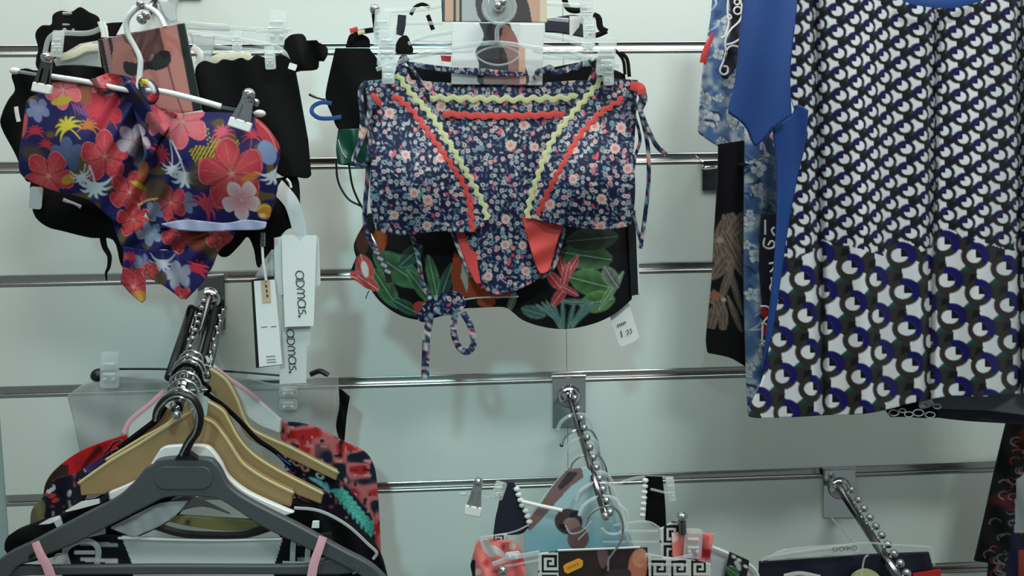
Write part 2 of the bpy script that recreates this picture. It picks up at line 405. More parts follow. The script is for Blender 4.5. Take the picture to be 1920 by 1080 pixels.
def ditsy(X, Y, warm=0):
    n = len(X); C = fill(n, (22, 24, 56)); C *= (.8+.4*vnoise(X, Y, 30, 5))[:, None]
    def rnd(i, j, s): v = np.sin(i*127.1+j*311.7+s*57.31)*43758.5453; return v-np.floor(v)
    for cell, kind, seed in ((9., 'leaf', 1), (12.5, 'ring', 2), (17., 'dot', 4), (44., 'big', 3)):
        i0 = np.floor(X/cell); j0 = np.floor(Y/cell)
        for di in (-1, 0, 1):
            for dj in (-1, 0, 1):
                i = i0+di; j = j0+dj; cx = (i+.15+.7*rnd(i, j, seed))*cell; cy = (j+.15+.7*rnd(i, j, seed+10))*cell
                dx = X-cx; dy = Y-cy; t = rnd(i, j, seed+20); q = rnd(i, j, seed+30); r = np.hypot(dx, dy)
                if kind == 'leaf':
                    a = t*6.28; u = dx*np.cos(a)+dy*np.sin(a); v = -dx*np.sin(a)+dy*np.cos(a)+.06*u*u
                    e = np.hypot(u/5.4, v/2.1); al = np.clip((1-e)*2.2, 0, 1)*(q > .12)
                    pal = np.array([(84, 118, 126), (128, 142, 148), (92, 88, 116), (150, 160, 162), (66, 96, 112)], float)/255
                    mix(C, al, pal[(q*4.99).astype(int)])
                elif kind == 'ring':
                    R = 3.6+2.0*t; al = np.clip((R-r)/1.1, 0, 1)*(q > .3)
                    pal = np.array([(196, 194, 188), (166, 174, 174), (196, 172, 168), (128, 146, 154)], float)/255
                    mix(C, al, pal[(t*3.99).astype(int)]); cc = np.array([(40, 40, 76), (44, 46, 78), (186, 74, 86)], float)/255
                    mix(C, np.clip((R*.42-r)/.9, 0, 1)*(q > .3), cc[(q*2.99).astype(int)])
                elif kind == 'dot':
                    al = np.clip((3.0+2.2*t-r)/1.1, 0, 1)*(q > .80); pal = np.array([(200, 66, 84), (196, 62, 80), (226, 120, 120), (90, 132, 140)], float)/255
                    mix(C, al, pal[(t*3.99).astype(int)])
                else:
                    th = np.arctan2(dy, dx); R = (8.2+2.5*t)*(1+.09*np.cos(9*th)); al = np.clip((R-r)/1.2, 0, 1)*(q > .58)
                    mix(C, al, (200, 176, 168)); mix(C, np.clip((R*.55-r)/2, 0, 1)*(q > .58)*.8, (206, 112, 108))
                    bl = (q < .14); u = dx*.95+dy*.3; v = -dx*.3+dy*.95     # small birds / bells
                    mix(C, np.clip((1-np.hypot(u/(3.6+v*.12), v/10.))*3, 0, 1)*bl, (200, 84, 96))
    return C
def rings(X, Y):
    """ring print of the dress: fine above, coarse towards the hem"""
    n = len(X)
    fold = np.zeros(n); bend = np.zeros(n)
    for fx, sl, wd, am in ((1530, .02, 13, 9), (1748, -.02, 15, 14), (1912, .0, 14, 13), (1640, .01, 22, 4)):
        u = (X-fx-sl*(Y-300))/wd; fold += am*np.tanh(u)*np.exp(-(u/3.2)**2)
    U = X+fold; V = Y
    C = fill(n, (214, 218, 222))
    def lay(C, ox, oy, a, b, R, big, msk):
        det = a[0]*b[1]-a[1]*b[0]; dx = U-ox; dy = V-oy
        sf = (dx*b[1]-dy*b[0])/det; tf = (dy*a[0]-dx*a[1])/det; s = np.floor(sf); t = np.floor(tf)
        own = np.zeros(n, bool); dia = (sf-s)+(tf-t)-1; S_ = R/24.
        base = fill(n, (46, 46, 43) if big else (26, 26, 29))
        info = []
        for i in (-1, 0, 1, 2):
            for j in (-1, 0, 1, 2):
                cx = ox+(s+i)*a[0]+(t+j)*b[0]; cy = oy+(s+i)*a[1]+(t+j)*b[1]; info.append((U-cx, V-cy, msk(cx, cy)))
        wt = np.clip((-dia if big else dia)*R*1.6+(.9 if big else 2.6), 0, 1)
        for k, (x, y, ok) in enumerate(info):
            if big: mix(base, np.clip(1.1-np.hypot(x+R*.75, y-R*.78)/(R*.55), 0, 1)*ok, (22, 84, 84))
            else: mix(base, np.clip(1.0-np.hypot(x-R*.85, y-R*.55)/(R*.6), 0, 1)*ok, (40, 88, 96))
        mix(base, wt, (214, 218, 222))
        for x, y, ok in info:
            if big: mix(base, np.clip((R*.26-np.maximum(np.abs(x+R*.42+.25*(y+R)), np.abs(y+R*1.13)*.8))/1.2, 0, 1)*ok, (20, 20, 24))
            else: mix(base, np.clip((R*.17-np.maximum(np.abs(x-R*.3+.1*y), np.abs(y+R*1.2)*.45))/1.2, 0, 1)*ok, (20, 20, 24))
            own |= (np.hypot(x, y) < R*1.15) & ok
        for x, y, ok in info:
            r = np.hypot(x*1.03, y*.97); th = np.arctan2(-y, x); ring = np.clip((R-r)/1.2, 0, 1)*ok
            bl = ((th > -.75) & (th < 1.9)) if big else ((th > .9) | (th < -2.9))
            c = np.where(bl[:, None], np.array((20, 20, 92) if big else (24, 20, 72))/255., np.array((48, 46, 42) if big else (30, 30, 30))/255.)
            mix(base, ring, c); mix(base, np.clip((1-np.abs(r-R*.99)/1.2), 0, 1)*ok*.6, (24, 24, 30))
            if big: inner = np.clip((R*.55-np.hypot(x+2.0*S_, y-.5*S_))/1.2, 0, 1); cut = (x > 0*S_) & (y < 2.5*S_)
            else: inner = np.clip((R*.66-np.hypot((x-R*.10)*1.1, y-R*.04))/1.2, 0, 1); cut = (x < R*.05) & (y < R*.02)
            mix(base, inner*ok, (214, 218, 222)); mix(base, np.clip(inner*1.0, 0, 1)*cut*ok, (12, 12, 30) if big else (20, 17, 60))
        return base, own
    big_ok = lambda cx, cy: cy > 452+14*np.sin(cx/37.)-.05*(cx-1650)
    sm, _ = lay(C, 1571., 60., (29.2, 15.1), (1.7, 39.6), 14.9, False, lambda cx, cy: np.ones(n, bool))
    bg, own = lay(C, 1594.5, 500.6, (49., 23.3), (5.2, 68.6), 24.5, True, big_ok)
    far = (Y > 470+14*np.sin(X/37.)-.05*(X-1650)) | own
    return np.where(far[:, None], bg, sm)
def bluefloral(X, Y, seed=0, dark=1.0):
    n = len(X); v = vnoise(X, Y, 26, seed)*.6+vnoise(X, Y, 11, seed+1)*.4
    C = fill(n, (78, 108, 154)); mix(C, np.clip((v-.45)*5, 0, 1), (128, 152, 178)); mix(C, np.clip((v-.62)*7, 0, 1), (176, 192, 200)); mix(C, np.clip((.3-v)*6, 0, 1), (52, 74, 110))
    rg = np.random.RandomState(seed+3); x0, x1, y0, y1 = X.min(), X.max(), Y.min(), Y.max()
    for k in range(int((x1-x0)*(y1-y0)/520)+2):
        cx, cy = rg.uniform(x0, x1), rg.uniform(y0, y1)
        if rg.rand() < .5: flower(C, X, Y, cx, cy, rg.uniform(9, 19), rg.rand()*6, (160, 176, 186), (214, 222, 224), (64, 88, 124), n=rg.choice([4, 5]), veins=False)
        else: a = rg.rand()*6; line(C, X, Y, [(cx-14*math.cos(a), cy-14*math.sin(a)), (cx+4, cy-3), (cx+14*math.cos(a+.5), cy+14*math.sin(a+.5))], 5, 1.5, (204, 214, 218) if rg.rand() < .65 else (40, 58, 92))
    return C*dark
def key(X, Y, x0, y0, s):
    """Greek key: black meander on white, one unit = s pixels"""
    g = ["00000000", "01111110", "01000010", "01011010", "01010010", "01011110", "01000000", "01111111"]
    G = np.array([[int(c) for c in r] for r in g]); i = np.floor((X-x0)/s).astype(int) % 8; j = np.floor((Y-y0)/s).astype(int) % 8
    return np.where(G[j, i][:, None] == 1, np.array((22, 22, 24))/255., np.array((206, 208, 204))/255.)
def gauss(X, Y, cx, cy, sx, sy): return np.exp(-((X-cx)/sx)**2-((Y-cy)/sy)**2)
def PX(p):
    q = np.asarray(p)-EYE; wz = q@FW; return CX+F*(q@RX)/wz, CY-F*(q@UP)/wz, DIST-q[1]

# ------------------------------------------------------------------ the setting: slatwall, side board, ceiling, floor
xl = P(11, 940, 0)[0]; xseam = P(1063, 700, 0)[0]; xr = 1.5
wb = B().box((xl, .016, ZO-1.22), (xr, .034, ZO+.62)).mk('wall_back', M['board'], smooth=False); tag(wb, kind='structure')
pan = {}
GH = .0078
for k in range(-4, 8):
    zt, zb = ZO-.15*k-GH, ZO-.15*(k+1)+GH
    for a, b in ((xl, xseam-.0002), (xseam+.0002, xr)):
        B().box((a, 0, zb), (b, .016, zt)).mk('panel', M['wall'], wb, smooth=False, bevel=.0008)
prof = [(-.0004, .0078), (-.0008, .0069), (.0044, .0060), (.0046, .003), (.0040, -.0005), (.0034, -.0020)]
prof += [(.0014-.0024*math.sin(a), -.0049+.0027*math.cos(a)) for a in np.linspace(.15, math.pi, 13)]+[(.014, -.0078), (.014, .0078)]
for k in range(-3, 8):
    V = []; n = len(prof)
    for x in (xl, xr):
        for y, z in prof: V.append((x, y, ZO-.15*k+z))
    Fc = [(i, (i+1) % n, n+(i+1) % n, n+i) for i in range(n)]+[tuple(range(n))[::-1], tuple(range(n, 2*n))]
    mk('groove_rail', V, Fc, M['alu'], wb).data.set_sharp_from_angle(angle=math.radians(30))
o = B().box((xl-.8, .012, ZO-1.22), (xl-.0015, .03, ZO+.62)).mk('wall_left', M['board'], smooth=False); tag(o, kind='structure')
tag(B().box((-1.3, -3.2, ZO+1.25), (1.6, .1, ZO+1.3)).mk('ceiling', M['ceil'], smooth=False), kind='structure')
tag(B().box((-1.3, -3.2, -.03), (1.6, .1, 0)).mk('floor', M['stone'], smooth=False), kind='structure')

# ------------------------------------------------------------------ builders for the shop fittings
def faceout(label, base, tip, nb, plate=(32, 95), tip_ball=9, bw=9, side=8, mat='chrome', nstart=0.06, rr=.0042):
    """chrome display hook: wall plate, dome, rod and a row of stop balls"""
    x, y = base; t = thing('display_hook', label, 'hook', (x, y, .01), 'chrome display hooks on the slatwall')
    hw, h = plate
    pl = B().prism(sharp([(x-hw, y-38), (x+hw, y-40), (x+hw, y-38+h), (x-hw, y-38+h)]), .004, .003).mk('wall_plate', M[mat], t, smooth=False, bevel=.0006)
    B().tube([(x-hw-2, y-36, .006), (x+hw, y-38, .006)], 7, n=10).mk('top_roll', M['chrome'], t)
    w0 = P(x, y, .004); V, Fc = lathe(w0, (0, -1, 0), [(0, .0165), (.003, .016), (.007, .0125), (.010, .008), (.011, .004)])
    mk('dome', V, Fc, M['chrome'], t)
    a = P(x, y, .012); b = P(*tip); dn = (b-a)/np.linalg.norm(b-a)
    V, Fc = lathe(a, dn, [(0, rr), (np.linalg.norm(b-a), rr)], 12)
    mk('rod', V, Fc, M['chromed'], t)
    for k in range(nb):
        f = nstart+(1-nstart)*(k/(nb-1))**.9 if nb > 1 else 1
        p = a+(b-a)*f; qx, qy, qd = PX(p)
        B().tube([(qx, qy, qd), (qx+side*.5, qy-side*.45, qd+.001), (qx+side, qy-side*.9, qd+.001)], bw*.6).ball(qx+side, qy-side*.9, qd+.001, bw*.84*mpp(.2)/mpp(qd)).mk('stop_ball', M[mat], t)
    qx, qy, qd = PX(b); B().ball(qx, qy, qd, tip_ball).mk('end_ball', M['chrome'], t)
    return t
def clip_clear(par, x, y, d, w, h, rot=0, mat='clear'):
    c = B().prism(rrect(x-w/2, y-h/2, x+w/2, y+h/2, w*.18, rot), d, .002)
    c.prism(rrect(x-w*.45, y-h*.45, x+w*.45, y+h*.5, w*.18, rot), d-.012, .002)
    for k in (-.16, .12): c.tube([(x-w*.32, y+h*k, d+.001), (x+w*.32, y+h*k, d+.001)], w*.16)
    o = c.mk('clip', M[mat], par, bevel=.0006)
    B().tube([(x-w*.42, y+h*.02, d-.004), (x+w*.42, y+h*.02, d-.004)], w*.2).mk('spring', M['chrome'], o)
    for s in (-1, 1): B().ball(x+s*w*.22, y+h*.26, d+.002, w*.12).mk('clip_stud', M['clearb'], o)
    return o
def clip_metal(par, x0, y0, x1, y1, d, w, mat='chrome'):
    """spring clip: rounded head at (x0,y0), jaw with a white rubber pad at (x1,y1)"""
    ux, uy = x1-x0, y1-y0; L = math.hypot(ux, uy); ux /= L; uy /= L; nx, ny = -uy, ux
    def q(a, b): return (x0+ux*a*L+nx*b*w, y0+uy*a*L+ny*b*w)
    pts = [q(.0, -.32), q(.30, -.36), q(.72, -.5), (*q(.84, -.55), 1), (*q(.84, .55), 1), q(.72, .5), q(.3, .36), q(.0, .32), q(-.12, .2), q(-.15, 0), q(-.12, -.2)]
    c = B().prism(closed(pts, 4), d, .003)
    o = c.mk('clip', M[mat], par, bevel=.001)
    for s in (-.22, .22): B().tube([(*q(.35, s), d+.0012), (*q(.82, s*1.2), d+.0012)], w*.14).mk('jaw_rib', M[mat], o)
    B().ball(*q(.0, 0), d+.004, w*.34).mk('spring_head', M['chrome'], o)
    B().prism(sharp([q(.80, -.6), q(.80, .6), q(1.1, .62), q(1.1, -.62)]), d+.002, .005).mk('rubber_pad', M['pad'], o, bevel=.0012)
    return o

# ================================================================== LEFT TOP: hook with the tropical bikini
hookA = faceout('chrome hook at the top left holding the tropical bikini, end ball showing', (345, -60), (266, 36, .272), 1, tip_ball=9)
B().ball(264, 8, .268, 8).mk('stop_ball', M['chrome'], hookA)
# --- black swimwear behind
sw = lambda a, f=.01: (lambda X, Y: a*np.sin(X/f/900)+a*.6*np.sin((X*.5+Y)/17.))
def folds(a, sx=23., sl=.25): return lambda X, Y: a*(np.sin((X+sl*Y)/sx)+.5*np.sin((X-.4*Y)/(sx*.53)+1.3))
o = sheet('swimsuit', closed([(72, 132), (68, 108), (72, 92), (66, 64), (78, 48), (96, 46), (99, 28), (114, 20), (134, 22), (150, 13), (166, 22), (182, 30), (190, 44), (215, 42), (250, 44), (250, 66), (190, 74), (190, 150), (120, 170)], 4), .14, M['black'], relief=folds(.004), th=.003)
tag(o, 'black scalloped swimwear farthest back on the top left hook', 'swimwear', 'black swimwear on the top left hook')
o = sheet('swimsuit', closed([(22, 138), (48, 128), (70, 132), (120, 122), (190, 126), (215, 140), (200, 190), (70, 260), (62, 330), (48, 338), (30, 292), (2, 238), (4, 212), (16, 186), (28, 168)], 4), .19, M['black'], relief=folds(.006), th=.003)
tag(o, 'black swimsuit sticking out left of the tropical bikini top', 'swimwear', 'black swimwear on the top left hook')
tag(B().ribbon([(30, 200, .2), (32, 214, .2), (35, 228, .2)], 8).mk('seam_loop', M['white'], o), None)
t = thing('bikini_brief', 'black bikini with scalloped top edge, pinned right of the photo card', 'swimwear', (470, 110, .2), 'black swimwear on the top left hook')
sheet('front', closed([(366, 130), (382, 114), (404, 119), (418, 111), (436, 113), (452, 108), (466, 113), (480, 103), (500, 108), (530, 103), (549, 118), (557, 150), (566, 200), (577, 262, 1), (583, 328, 1), (575, 334), (556, 332), (520, 325), (480, 260), (430, 240), (385, 216), (372, 170)], 4), .2, M['black'], None, t, relief=folds(.005, 31), th=.003)
sheet('bow_end', closed([(534, 75, 1), (546, 65), (568, 64), (573, 76, 1), (594, 75, 1), (598, 80, 1), (611, 86), (612, 100), (605, 113, 1), (596, 112, 1), (592, 128), (560, 131), (545, 134), (530, 112)], 3), .17, M['black'], None, t, relief=folds(.006, 13), th=.008)
tg = B().prism(rrect(541, 119, 556, 131, 2, 18), .212, .0006).mk('size_tab', M['white'], t)
t = thing('black_bikini', 'black bikini top hanging below the tropical one, a loose strap dangling', 'swimwear', (140, 360, .2), 'black swimwear on the top left hook')
sheet('left_cup', closed([(58, 338), (90, 345), (150, 352), (205, 352), (235, 370), (232, 440), (240, 505), (226, 495), (212, 450), (170, 446), (120, 434), (86, 424), (62, 398)], 4), .2, M['black'], None, t, relief=lambda X, Y: .015*gauss(X, Y, 130, 390, 70, 40), th=.003)
B().ribbon([(192, 440, .2), (196, 462, .2), (205, 480, .205), (204, 500, .205), (199, 512, .205), (200, 526, .205)], 13, wend=3).mk('loose_strap', M['black'], t)
B().prism(rrect(55, 350, 79, 392, 5, 4), .212, .001).mk('size_label', M['strap'], t)
B().ribbon([(118, 374, .214), (135, 381, .214), (152, 388, .214)], 7).mk('white_bar', M['white'], t)
sheet('right_cup', closed([(470, 330), (520, 334), (556, 330), (562, 390), (560, 422), (535, 432), (514, 462), (510, 486), (484, 502), (476, 468), (464, 444), (448, 460), (424, 482), (406, 472), (400, 430), (440, 380)], 4), .2, M['black'], None, t, relief=lambda X, Y: .012*gauss(X, Y, 500, 390, 60, 50), th=.003)
B().ribbon([(537, 335, .21), (543, 342, .21), (546, 352, .21)], 5).mk('white_bar', M['white'], t)
# --- clear hangers with clips behind the photo card
def clear_hanger(label, at, bars, hook=None, clips=(), group='clear plastic hangers', ringp=None, mat='clearb', metal=()):
    t = thing('clear_hanger', label, 'hanger', at, group)
    if hook: B().tube(hook[0], hook[1], n=8).mk('hook', M[hook[2] if len(hook) > 2 else 'clearb'], t)
    for pts, w_ in bars: B().tube(pts, w_, n=8, flat=.7).mk('bar', M[mat], t)
    if ringp: B().tube(*ringp, close=True).mk('ring', M['clearb'], t)
    for c in clips: clip_clear(t, *c)
    for c in metal: clip_metal(t, *c)
    return t
clear_hanger('clear clip hanger farthest back on the top left hook, tall clip at its left end', (300, 60, .12),
    [([(110, 66, .12), (180, 62, .12), (300, 40, .12), (430, 52, .12), (540, 58, .12)], 8), ([(350, 48, .12), (430, 52, .12)], 13)],
    clips=[(131, 38, .135, 40, 76, 2), (519, 52, .135, 38, 66, 4)], group='clear hangers on the top left hook')
h2 = clear_hanger('clear hanger in front of it with wide shiny arms beside the photo card', (300, 90, .17),
    [([(84, 100, .17), (92, 72, .17), (112, 62, .17), (165, 62, .17), (200, 48, .17)], 9), ([(355, 62, .17), (440, 74, .17), (500, 84, .17), (530, 96, .17), (542, 118, .17)], 9),
     ([(355, 78, .17), (430, 90, .17), (500, 96, .17)], 6), ([(480, 60, .165), (548, 55, .165)], 5)],
    clips=[(107, 82, .185, 22, 50, 6), (506, 108, .214, 20, 44, -4), (444, 76, .18, 18, 40, 0)], group='clear hangers on the top left hook')
sheet('arm_plate', sharp([(100, 112), (150, 82), (183, 76), (190, 130), (150, 124), (108, 132)]), .172, M['film'], None, h2, step=4)
sheet('arm_plate', sharp([(356, 62), (402, 66), (400, 92), (392, 116), (372, 128)]), .172, M['film'], None, h2, step=4)
B().ribbon([(112, 108, .176), (140, 100, .177), (160, 90, .177), (184, 88, .176)], 14).mk('reflection_strip', M['cream'], h2)  # cream strip stands in for the beige reflection on the clear arm
B().ribbon([(360, 88, .176), (372, 96, .177), (376, 106, .177), (370, 122, .176)], 12).mk('reflection_strip', M['white'], h2)  # white strip stands in for the reflection on the right arm
for sx in (186, 192): B().ribbon([(sx, 40, .18), (sx+6, 56, .18), (sx+8, 70, .18)], 8).mk('white_tab', M['white'], h2)
o = B().ribbon([(392, 122, .185), (405, 110, .187), (425, 106, .187), (450, 104, .187), (470, 108, .185)], 15).mk('lace_trim', M['cream']); tag(o, 'cream lace edge lying above the black scalloped bikini', 'lace')
# --- photo card
def photo_bikini(X, Y):
    C = fill(len(X), (168, 112, 106)); n = len(X)
    mix(C, np.clip((vnoise(X, Y, 60, 2)-.3)*1.2, 0, 1)*.5, (190, 134, 122))
    pol(C, X, Y, [(180, 60), (236, 50), (252, 230), (212, 230)], (132, 96, 100))
    pol(C, X, Y, [(182, 60), (190, 60), (214, 180), (208, 190)], (30, 26, 28)); pol(C, X, Y, [(200, 60), (206, 60), (226, 150), (219, 160)], (40, 32, 34))
    pol(C, X, Y, [(224, 40), (300, 30), (316, 60), (310, 84), (304, 108), (292, 116), (286, 100), (274, 118), (266, 104), (256, 112), (246, 90), (234, 78)], (92, 60, 56), True)
    hk_ = inside(closed([(224, 40), (300, 30), (316, 60), (310, 84), (304, 108), (292, 116), (274, 118), (256, 112), (246, 90), (234, 78)], 3), X, Y)
    mix(C, hk_*np.clip((vnoise(X+.25*Y, Y*.25, 7, 3)-.35)*1.6, 0, 1)*.7, (58, 38, 38)); mix(C, hk_*np.clip((vnoise(X+.3*Y, Y*.2, 5, 9)-.6)*2, 0, 1)*.6, (138, 96, 86))
    pol(C, X, Y, [(212, 90), (240, 82), (252, 110), (250, 140), (238, 200), (214, 190)], (150, 100, 92), True)
    pol(C, X, Y, [(300, 52), (322, 48), (336, 100), (352, 160), (368, 215), (350, 216), (330, 170), (314, 110)], (178, 116, 106), True)
    line(C, X, Y, [(312, 110), (326, 165), (344, 214)], 4, 2, (104, 62, 60)); line(C, X, Y, [(252, 140), (248, 180), (240, 210)], 5, 3, (110, 68, 66))
    pol(C, X, Y, [(232, 116), (256, 118), (282, 114), (290, 102), (304, 94), (318, 98), (320, 114), (312, 126), (294, 132), (276, 130), (262, 138), (246, 142), (234, 134)], (26, 22, 24), True)
    mix(C, (np.sin(X*.9)*np.sin(Y*.9) > .4)*(inside(closed([(234, 118), (290, 106), (318, 98), (318, 120), (280, 130), (240, 140)], 3), X, Y))*.5, (58, 48, 50))
    e = (X-330-.19*(Y-43)); mix(C, np.clip(e/2, 0, 1), (16, 15, 16)); mix(C, np.clip((e-16)/2, 0, 1), (60, 60, 62))
    return C
t = thing('photo_card', 'photo card of a woman in a black bikini behind the white hook', 'card', (270, 40, .215), 'photo cards on the hangers')
sheet('photo', sharp([(184, 74), (346, 43), (379, 206), (330, 214), (214, 216)]), .215, M['print'], photo_bikini, t, step=1.6, th=.001)
B().prism(sharp([(218, 66), (240, 24), (246, 10), (300, 6), (319, 48)]), .214, .0008).mk('hang_tab', M['card'], t)
sheet('film_sleeve', closed([(296, 0, 1), (336, -4, 1), (330, 20), (332, 40, 1), (318, 42, 1), (304, 24)], 3), .217, M['film'], None, t, step=5)
# --- white clip hanger
t = thing('clip_hanger', 'white clip hanger with metal clips carrying the tropical bikini top', 'hanger', (262, 15, .262), 'clip hangers')
B().tube([(309, 51, .264), (300, 32, .264), (284, 17, .264), (262, 13, .264), (244, 27, .264), (237, 45, .262), (241, 66, .26), (254, 90, .258), (263, 112, .257), (262, 140, .256), (258, 172, .256)], 10, n=10, k=8).mk('hook', M['white'], t)
B().tube([(95, 143, .252), (160, 153, .254), (222, 166, .255), (262, 172, .256)], 10, n=10).mk('bar', M['white'], t)
B().tube([(262, 172, .256), (300, 171, .254), (365, 186, .25), (415, 200, .247)], 11, n=10).mk('bar', M['white'], t)
B().tube([(22, 132, .25), (95, 144, .252)], 6).mk('wire', M['chrome'], t); B().tube([(415, 200, .247), (488, 214, .245)], 6).mk('wire', M['chrome'], t)
B().ball(28, 133, .25, 6, sx=1.6).mk('wire_tip', M['white'], t); B().ball(487, 213, .246, 7, sx=1.6).mk('wire_tip', M['white'], t)
clip_metal(t, 88, 108, 76, 168, .268, 30, 'chromed'); clip_metal(t, 467, 178, 448, 236, .275, 36)
B().ball(480, 192, .262, 7).mk('wing_knob', M['chrome'], t)
# --- tropical bikini top
def tropical(X, Y):
    C = fill(len(X), (31, 28, 96)); C *= (.8+.35*vnoise(X, Y, 40, 9))[:, None]
    H = lambda cx, cy, R, rot=0, pink=0, **k: flower(C, X, Y, cx, cy, R, rot, (236, 104, 100) if not pink else (244, 150, 150), (198, 44, 62) if not pink else (236, 98, 116), (246, 178, 172), **k)
    G = lambda cx, cy, R, rot, a, b: flower(C, X, Y, cx, cy, R, rot, a, b, None)
    mix(C, np.clip((vnoise(X, Y, 23, 4)-.72)*9, 0, 1), (104, 84, 50))
    ell(C, X, Y, 162, 178, 30, 20, .2, (168, 92, 52), .9, 11); flower(C, X, Y, 194, 204, 40, .5, (222, 60, 80), (190, 34, 58), (222, 96, 108)); palm(C, X, Y, 194, 214, 34, .2, (214, 52, 72))
    pol(C, X, Y, [(132, 192), (160, 205), (166, 222), (140, 206)], (110, 66, 132)); 
    for k in range(5): line(C, X, Y, [(134+k*6, 193), (142+k*6, 215)], 1.6, 1.6, (168, 80, 130), False)
    H(118, 168, 38, .4, 1); ell(C, X, Y, 115, 189, 20, 8, -.2, (206, 182, 60))
    G(71, 206, 24, .3, (150, 160, 196), (136, 146, 190)); ell(C, X, Y, 46, 235, 5, 24, .15, (214, 92, 96))
    palm(C, X, Y, 127, 238, 30, -.5, (226, 208, 64), (150, 260)); palm(C, X, Y, 166, 238, 24, .2, (216, 124, 52))
    palm(C, X, Y, 66, 248, 21, 0, (206, 46, 70)); palm(C, X, Y, 86, 273, 18, .3, (196, 48, 66)); ell(C, X, Y, 62, 290, 24, 16, .5, (84, 74, 58), .9, 11)
    G(125, 290, 34, .9, (104, 112, 156), (88, 98, 142)); H(197, 293, 50, .9); H(91, 330, 50, .2); ell(C, X, Y, 128, 336, 14, 9, -.5, (226, 160, 60))
    palm(C, X, Y, 178, 348, 36, 3.3, (224, 228, 236), (168, 312)); palm(C, X, Y, 152, 331, 22, 3.0, (224, 228, 236), (160, 308))
    H(243, 360, 42, 0.1); pol(C, X, Y, [(244, 340), (262, 342), (277, 358), (262, 354)], (232, 202, 50), True)
    flower(C, X, Y, 250, 264, 34, .2, (230, 200, 204), (188, 182, 198), (222, 130, 140)); ell(C, X, Y, 262, 292, 12, 22, .3, (128, 134, 160)); ell(C, X, Y, 268, 322, 10, 20, .2, (214, 110, 60))
    H(300, 228, 30, 1, 1); H(342, 228, 52, .5, 1); H(298, 180, 22, .3, 1); palm(C, X, Y, 300, 290, 26, 1.2, (210, 56, 78))
    q = inside(sharp([(354, 284), (366, 272), (392, 274), (398, 258), (430, 262), (450, 262), (446, 280), (420, 290), (385, 306), (368, 312)]), X, Y)
    mix(C, q*1., (64, 44, 40)); mix(C, q*(np.sin((X*.85+Y*.5)*1.05) > -.1), (198, 176, 58))
    for k in range(9): ell(C, X, Y, 384+(k % 2)*5+k*.8, 238+k*4, 2, 2, 0, (206, 186, 90))
    palm(C, X, Y, 348, 329, 36, 3.2, (226, 230, 238), (322, 264)); palm(C, X, Y, 323, 315, 22, 3.0, (226, 230, 238), (318, 262))
    palm(C, X, Y, 418, 250, 25, -.3, (234, 90, 118)); palm(C, X, Y, 472, 255, 21, 0, (232, 62, 88), (466, 286))
    ell(C, X, Y, 501, 250, 15, 38, -.55, (206, 50, 62)); line(C, X, Y, [(480, 225), (505, 250), (520, 285)], 3, 2, (236, 150, 150)); ell(C, X, Y, 501, 286, 17, 24, -.4, (136, 154, 198)); ell(C, X, Y, 376, 330, 24, 26, 0, (80, 66, 54), .9, 11); H(434, 326, 68, .75)
    palm(C, X, Y, 512, 326, 30, 2.6, (224, 228, 236)); ell(C, X, Y, 470, 332, 20, 7, -.3, (226, 150, 60), .7)
    flower(C, X, Y, 453, 375, 39, .3, (238, 130, 140), (240, 214, 216), (236, 222, 224)); G(350, 380, 22, 0, (140, 150, 184), (118, 128, 168)); palm(C, X, Y, 384, 386, 34, .8, (210, 60, 86)); H(320, 380, 34, .6)
    ell(C, X, Y, 292, 355, 24, 22, 0, (96, 78, 46), .9, 11); ell(C, X, Y, 496, 396, 14, 15, 0, (226, 140, 54)); line(C, X, Y, [(484, 392), (494, 386), (506, 388)], 4, 2, (240, 214, 70)); ell(C, X, Y, 492, 404, 7, 4, 0, (238, 226, 140))
    line(C, X, Y, [(255, 388), (275, 376), (296, 372)], 5, 3, (222, 206, 130)); G(288, 396, 20, .4, (150, 156, 186), (128, 136, 170)); H(250, 412, 34, .9)
    # lower ties
    G(282, 438, 24, .5, (196, 204, 224), (150, 162, 200)); palm(C, X, Y, 243, 484, 20, .2, (220, 56, 82), (246, 510)); G(266, 492, 18, .2, (138, 142, 172), (112, 118, 154)); H(250, 538, 42, .3); ell(C, X, Y, 262, 556, 14, 12, 0, (214, 152, 60))
    palm(C, X, Y, 304, 492, 27, 3.2, (206, 212, 224)); H(336, 440, 36, .4); ell(C, X, Y, 372, 450, 20, 22, .3, (150, 66, 40), .9, 11); ell(C, X, Y, 402, 464, 18, 24, .2, (112, 88, 48), .9, 11); H(412, 446, 28, .2)
    palm(C, X, Y, 369, 506, 30, .3, (220, 48, 72)); G(334, 516, 28, .7, (196, 192, 204), (160, 164, 190)); H(283, 508, 18, .2); ell(C, X, Y, 300, 526, 12, 18, .4, (96, 82, 60)); H(340, 556, 22, .5); ell(C, X, Y, 262, 440, 6, 9, 0, (186, 190, 200))
    H(206, 150, 28, .3); H(186, 158, 18, 1, 1); line(C, X, Y, [(200, 178), (222, 162), (244, 152)], 7, 4, (112, 122, 164)); line(C, X, Y, [(250, 152), (272, 166), (290, 190)], 8, 6, (196, 52, 70)); line(C, X, Y, [(286, 190), (292, 214), (300, 230)], 14, 8, (220, 84, 100)); ell(C, X, Y, 262, 176, 12, 16, .4, (44, 34, 44)); C *= .78
    sh = np.clip(1-np.abs(X-262-.15*(Y-280))/26, 0, 1)*(Y > 200)*(Y < 420)
    C *= (1-.0*sh)[:, None]
    return C
def gather(X, Y): return .0055*np.sin((X*.8+Y*.5)/6.5)*np.exp(-((X-272)/70)**2)+.0012*np.sin((X+.3*Y)/15.)
t = thing('tropical_bikini', 'tropical flower and palm print bikini top clipped to the white hanger', 'bikini', (270, 170, .25), 'bikinis on the front hangers')
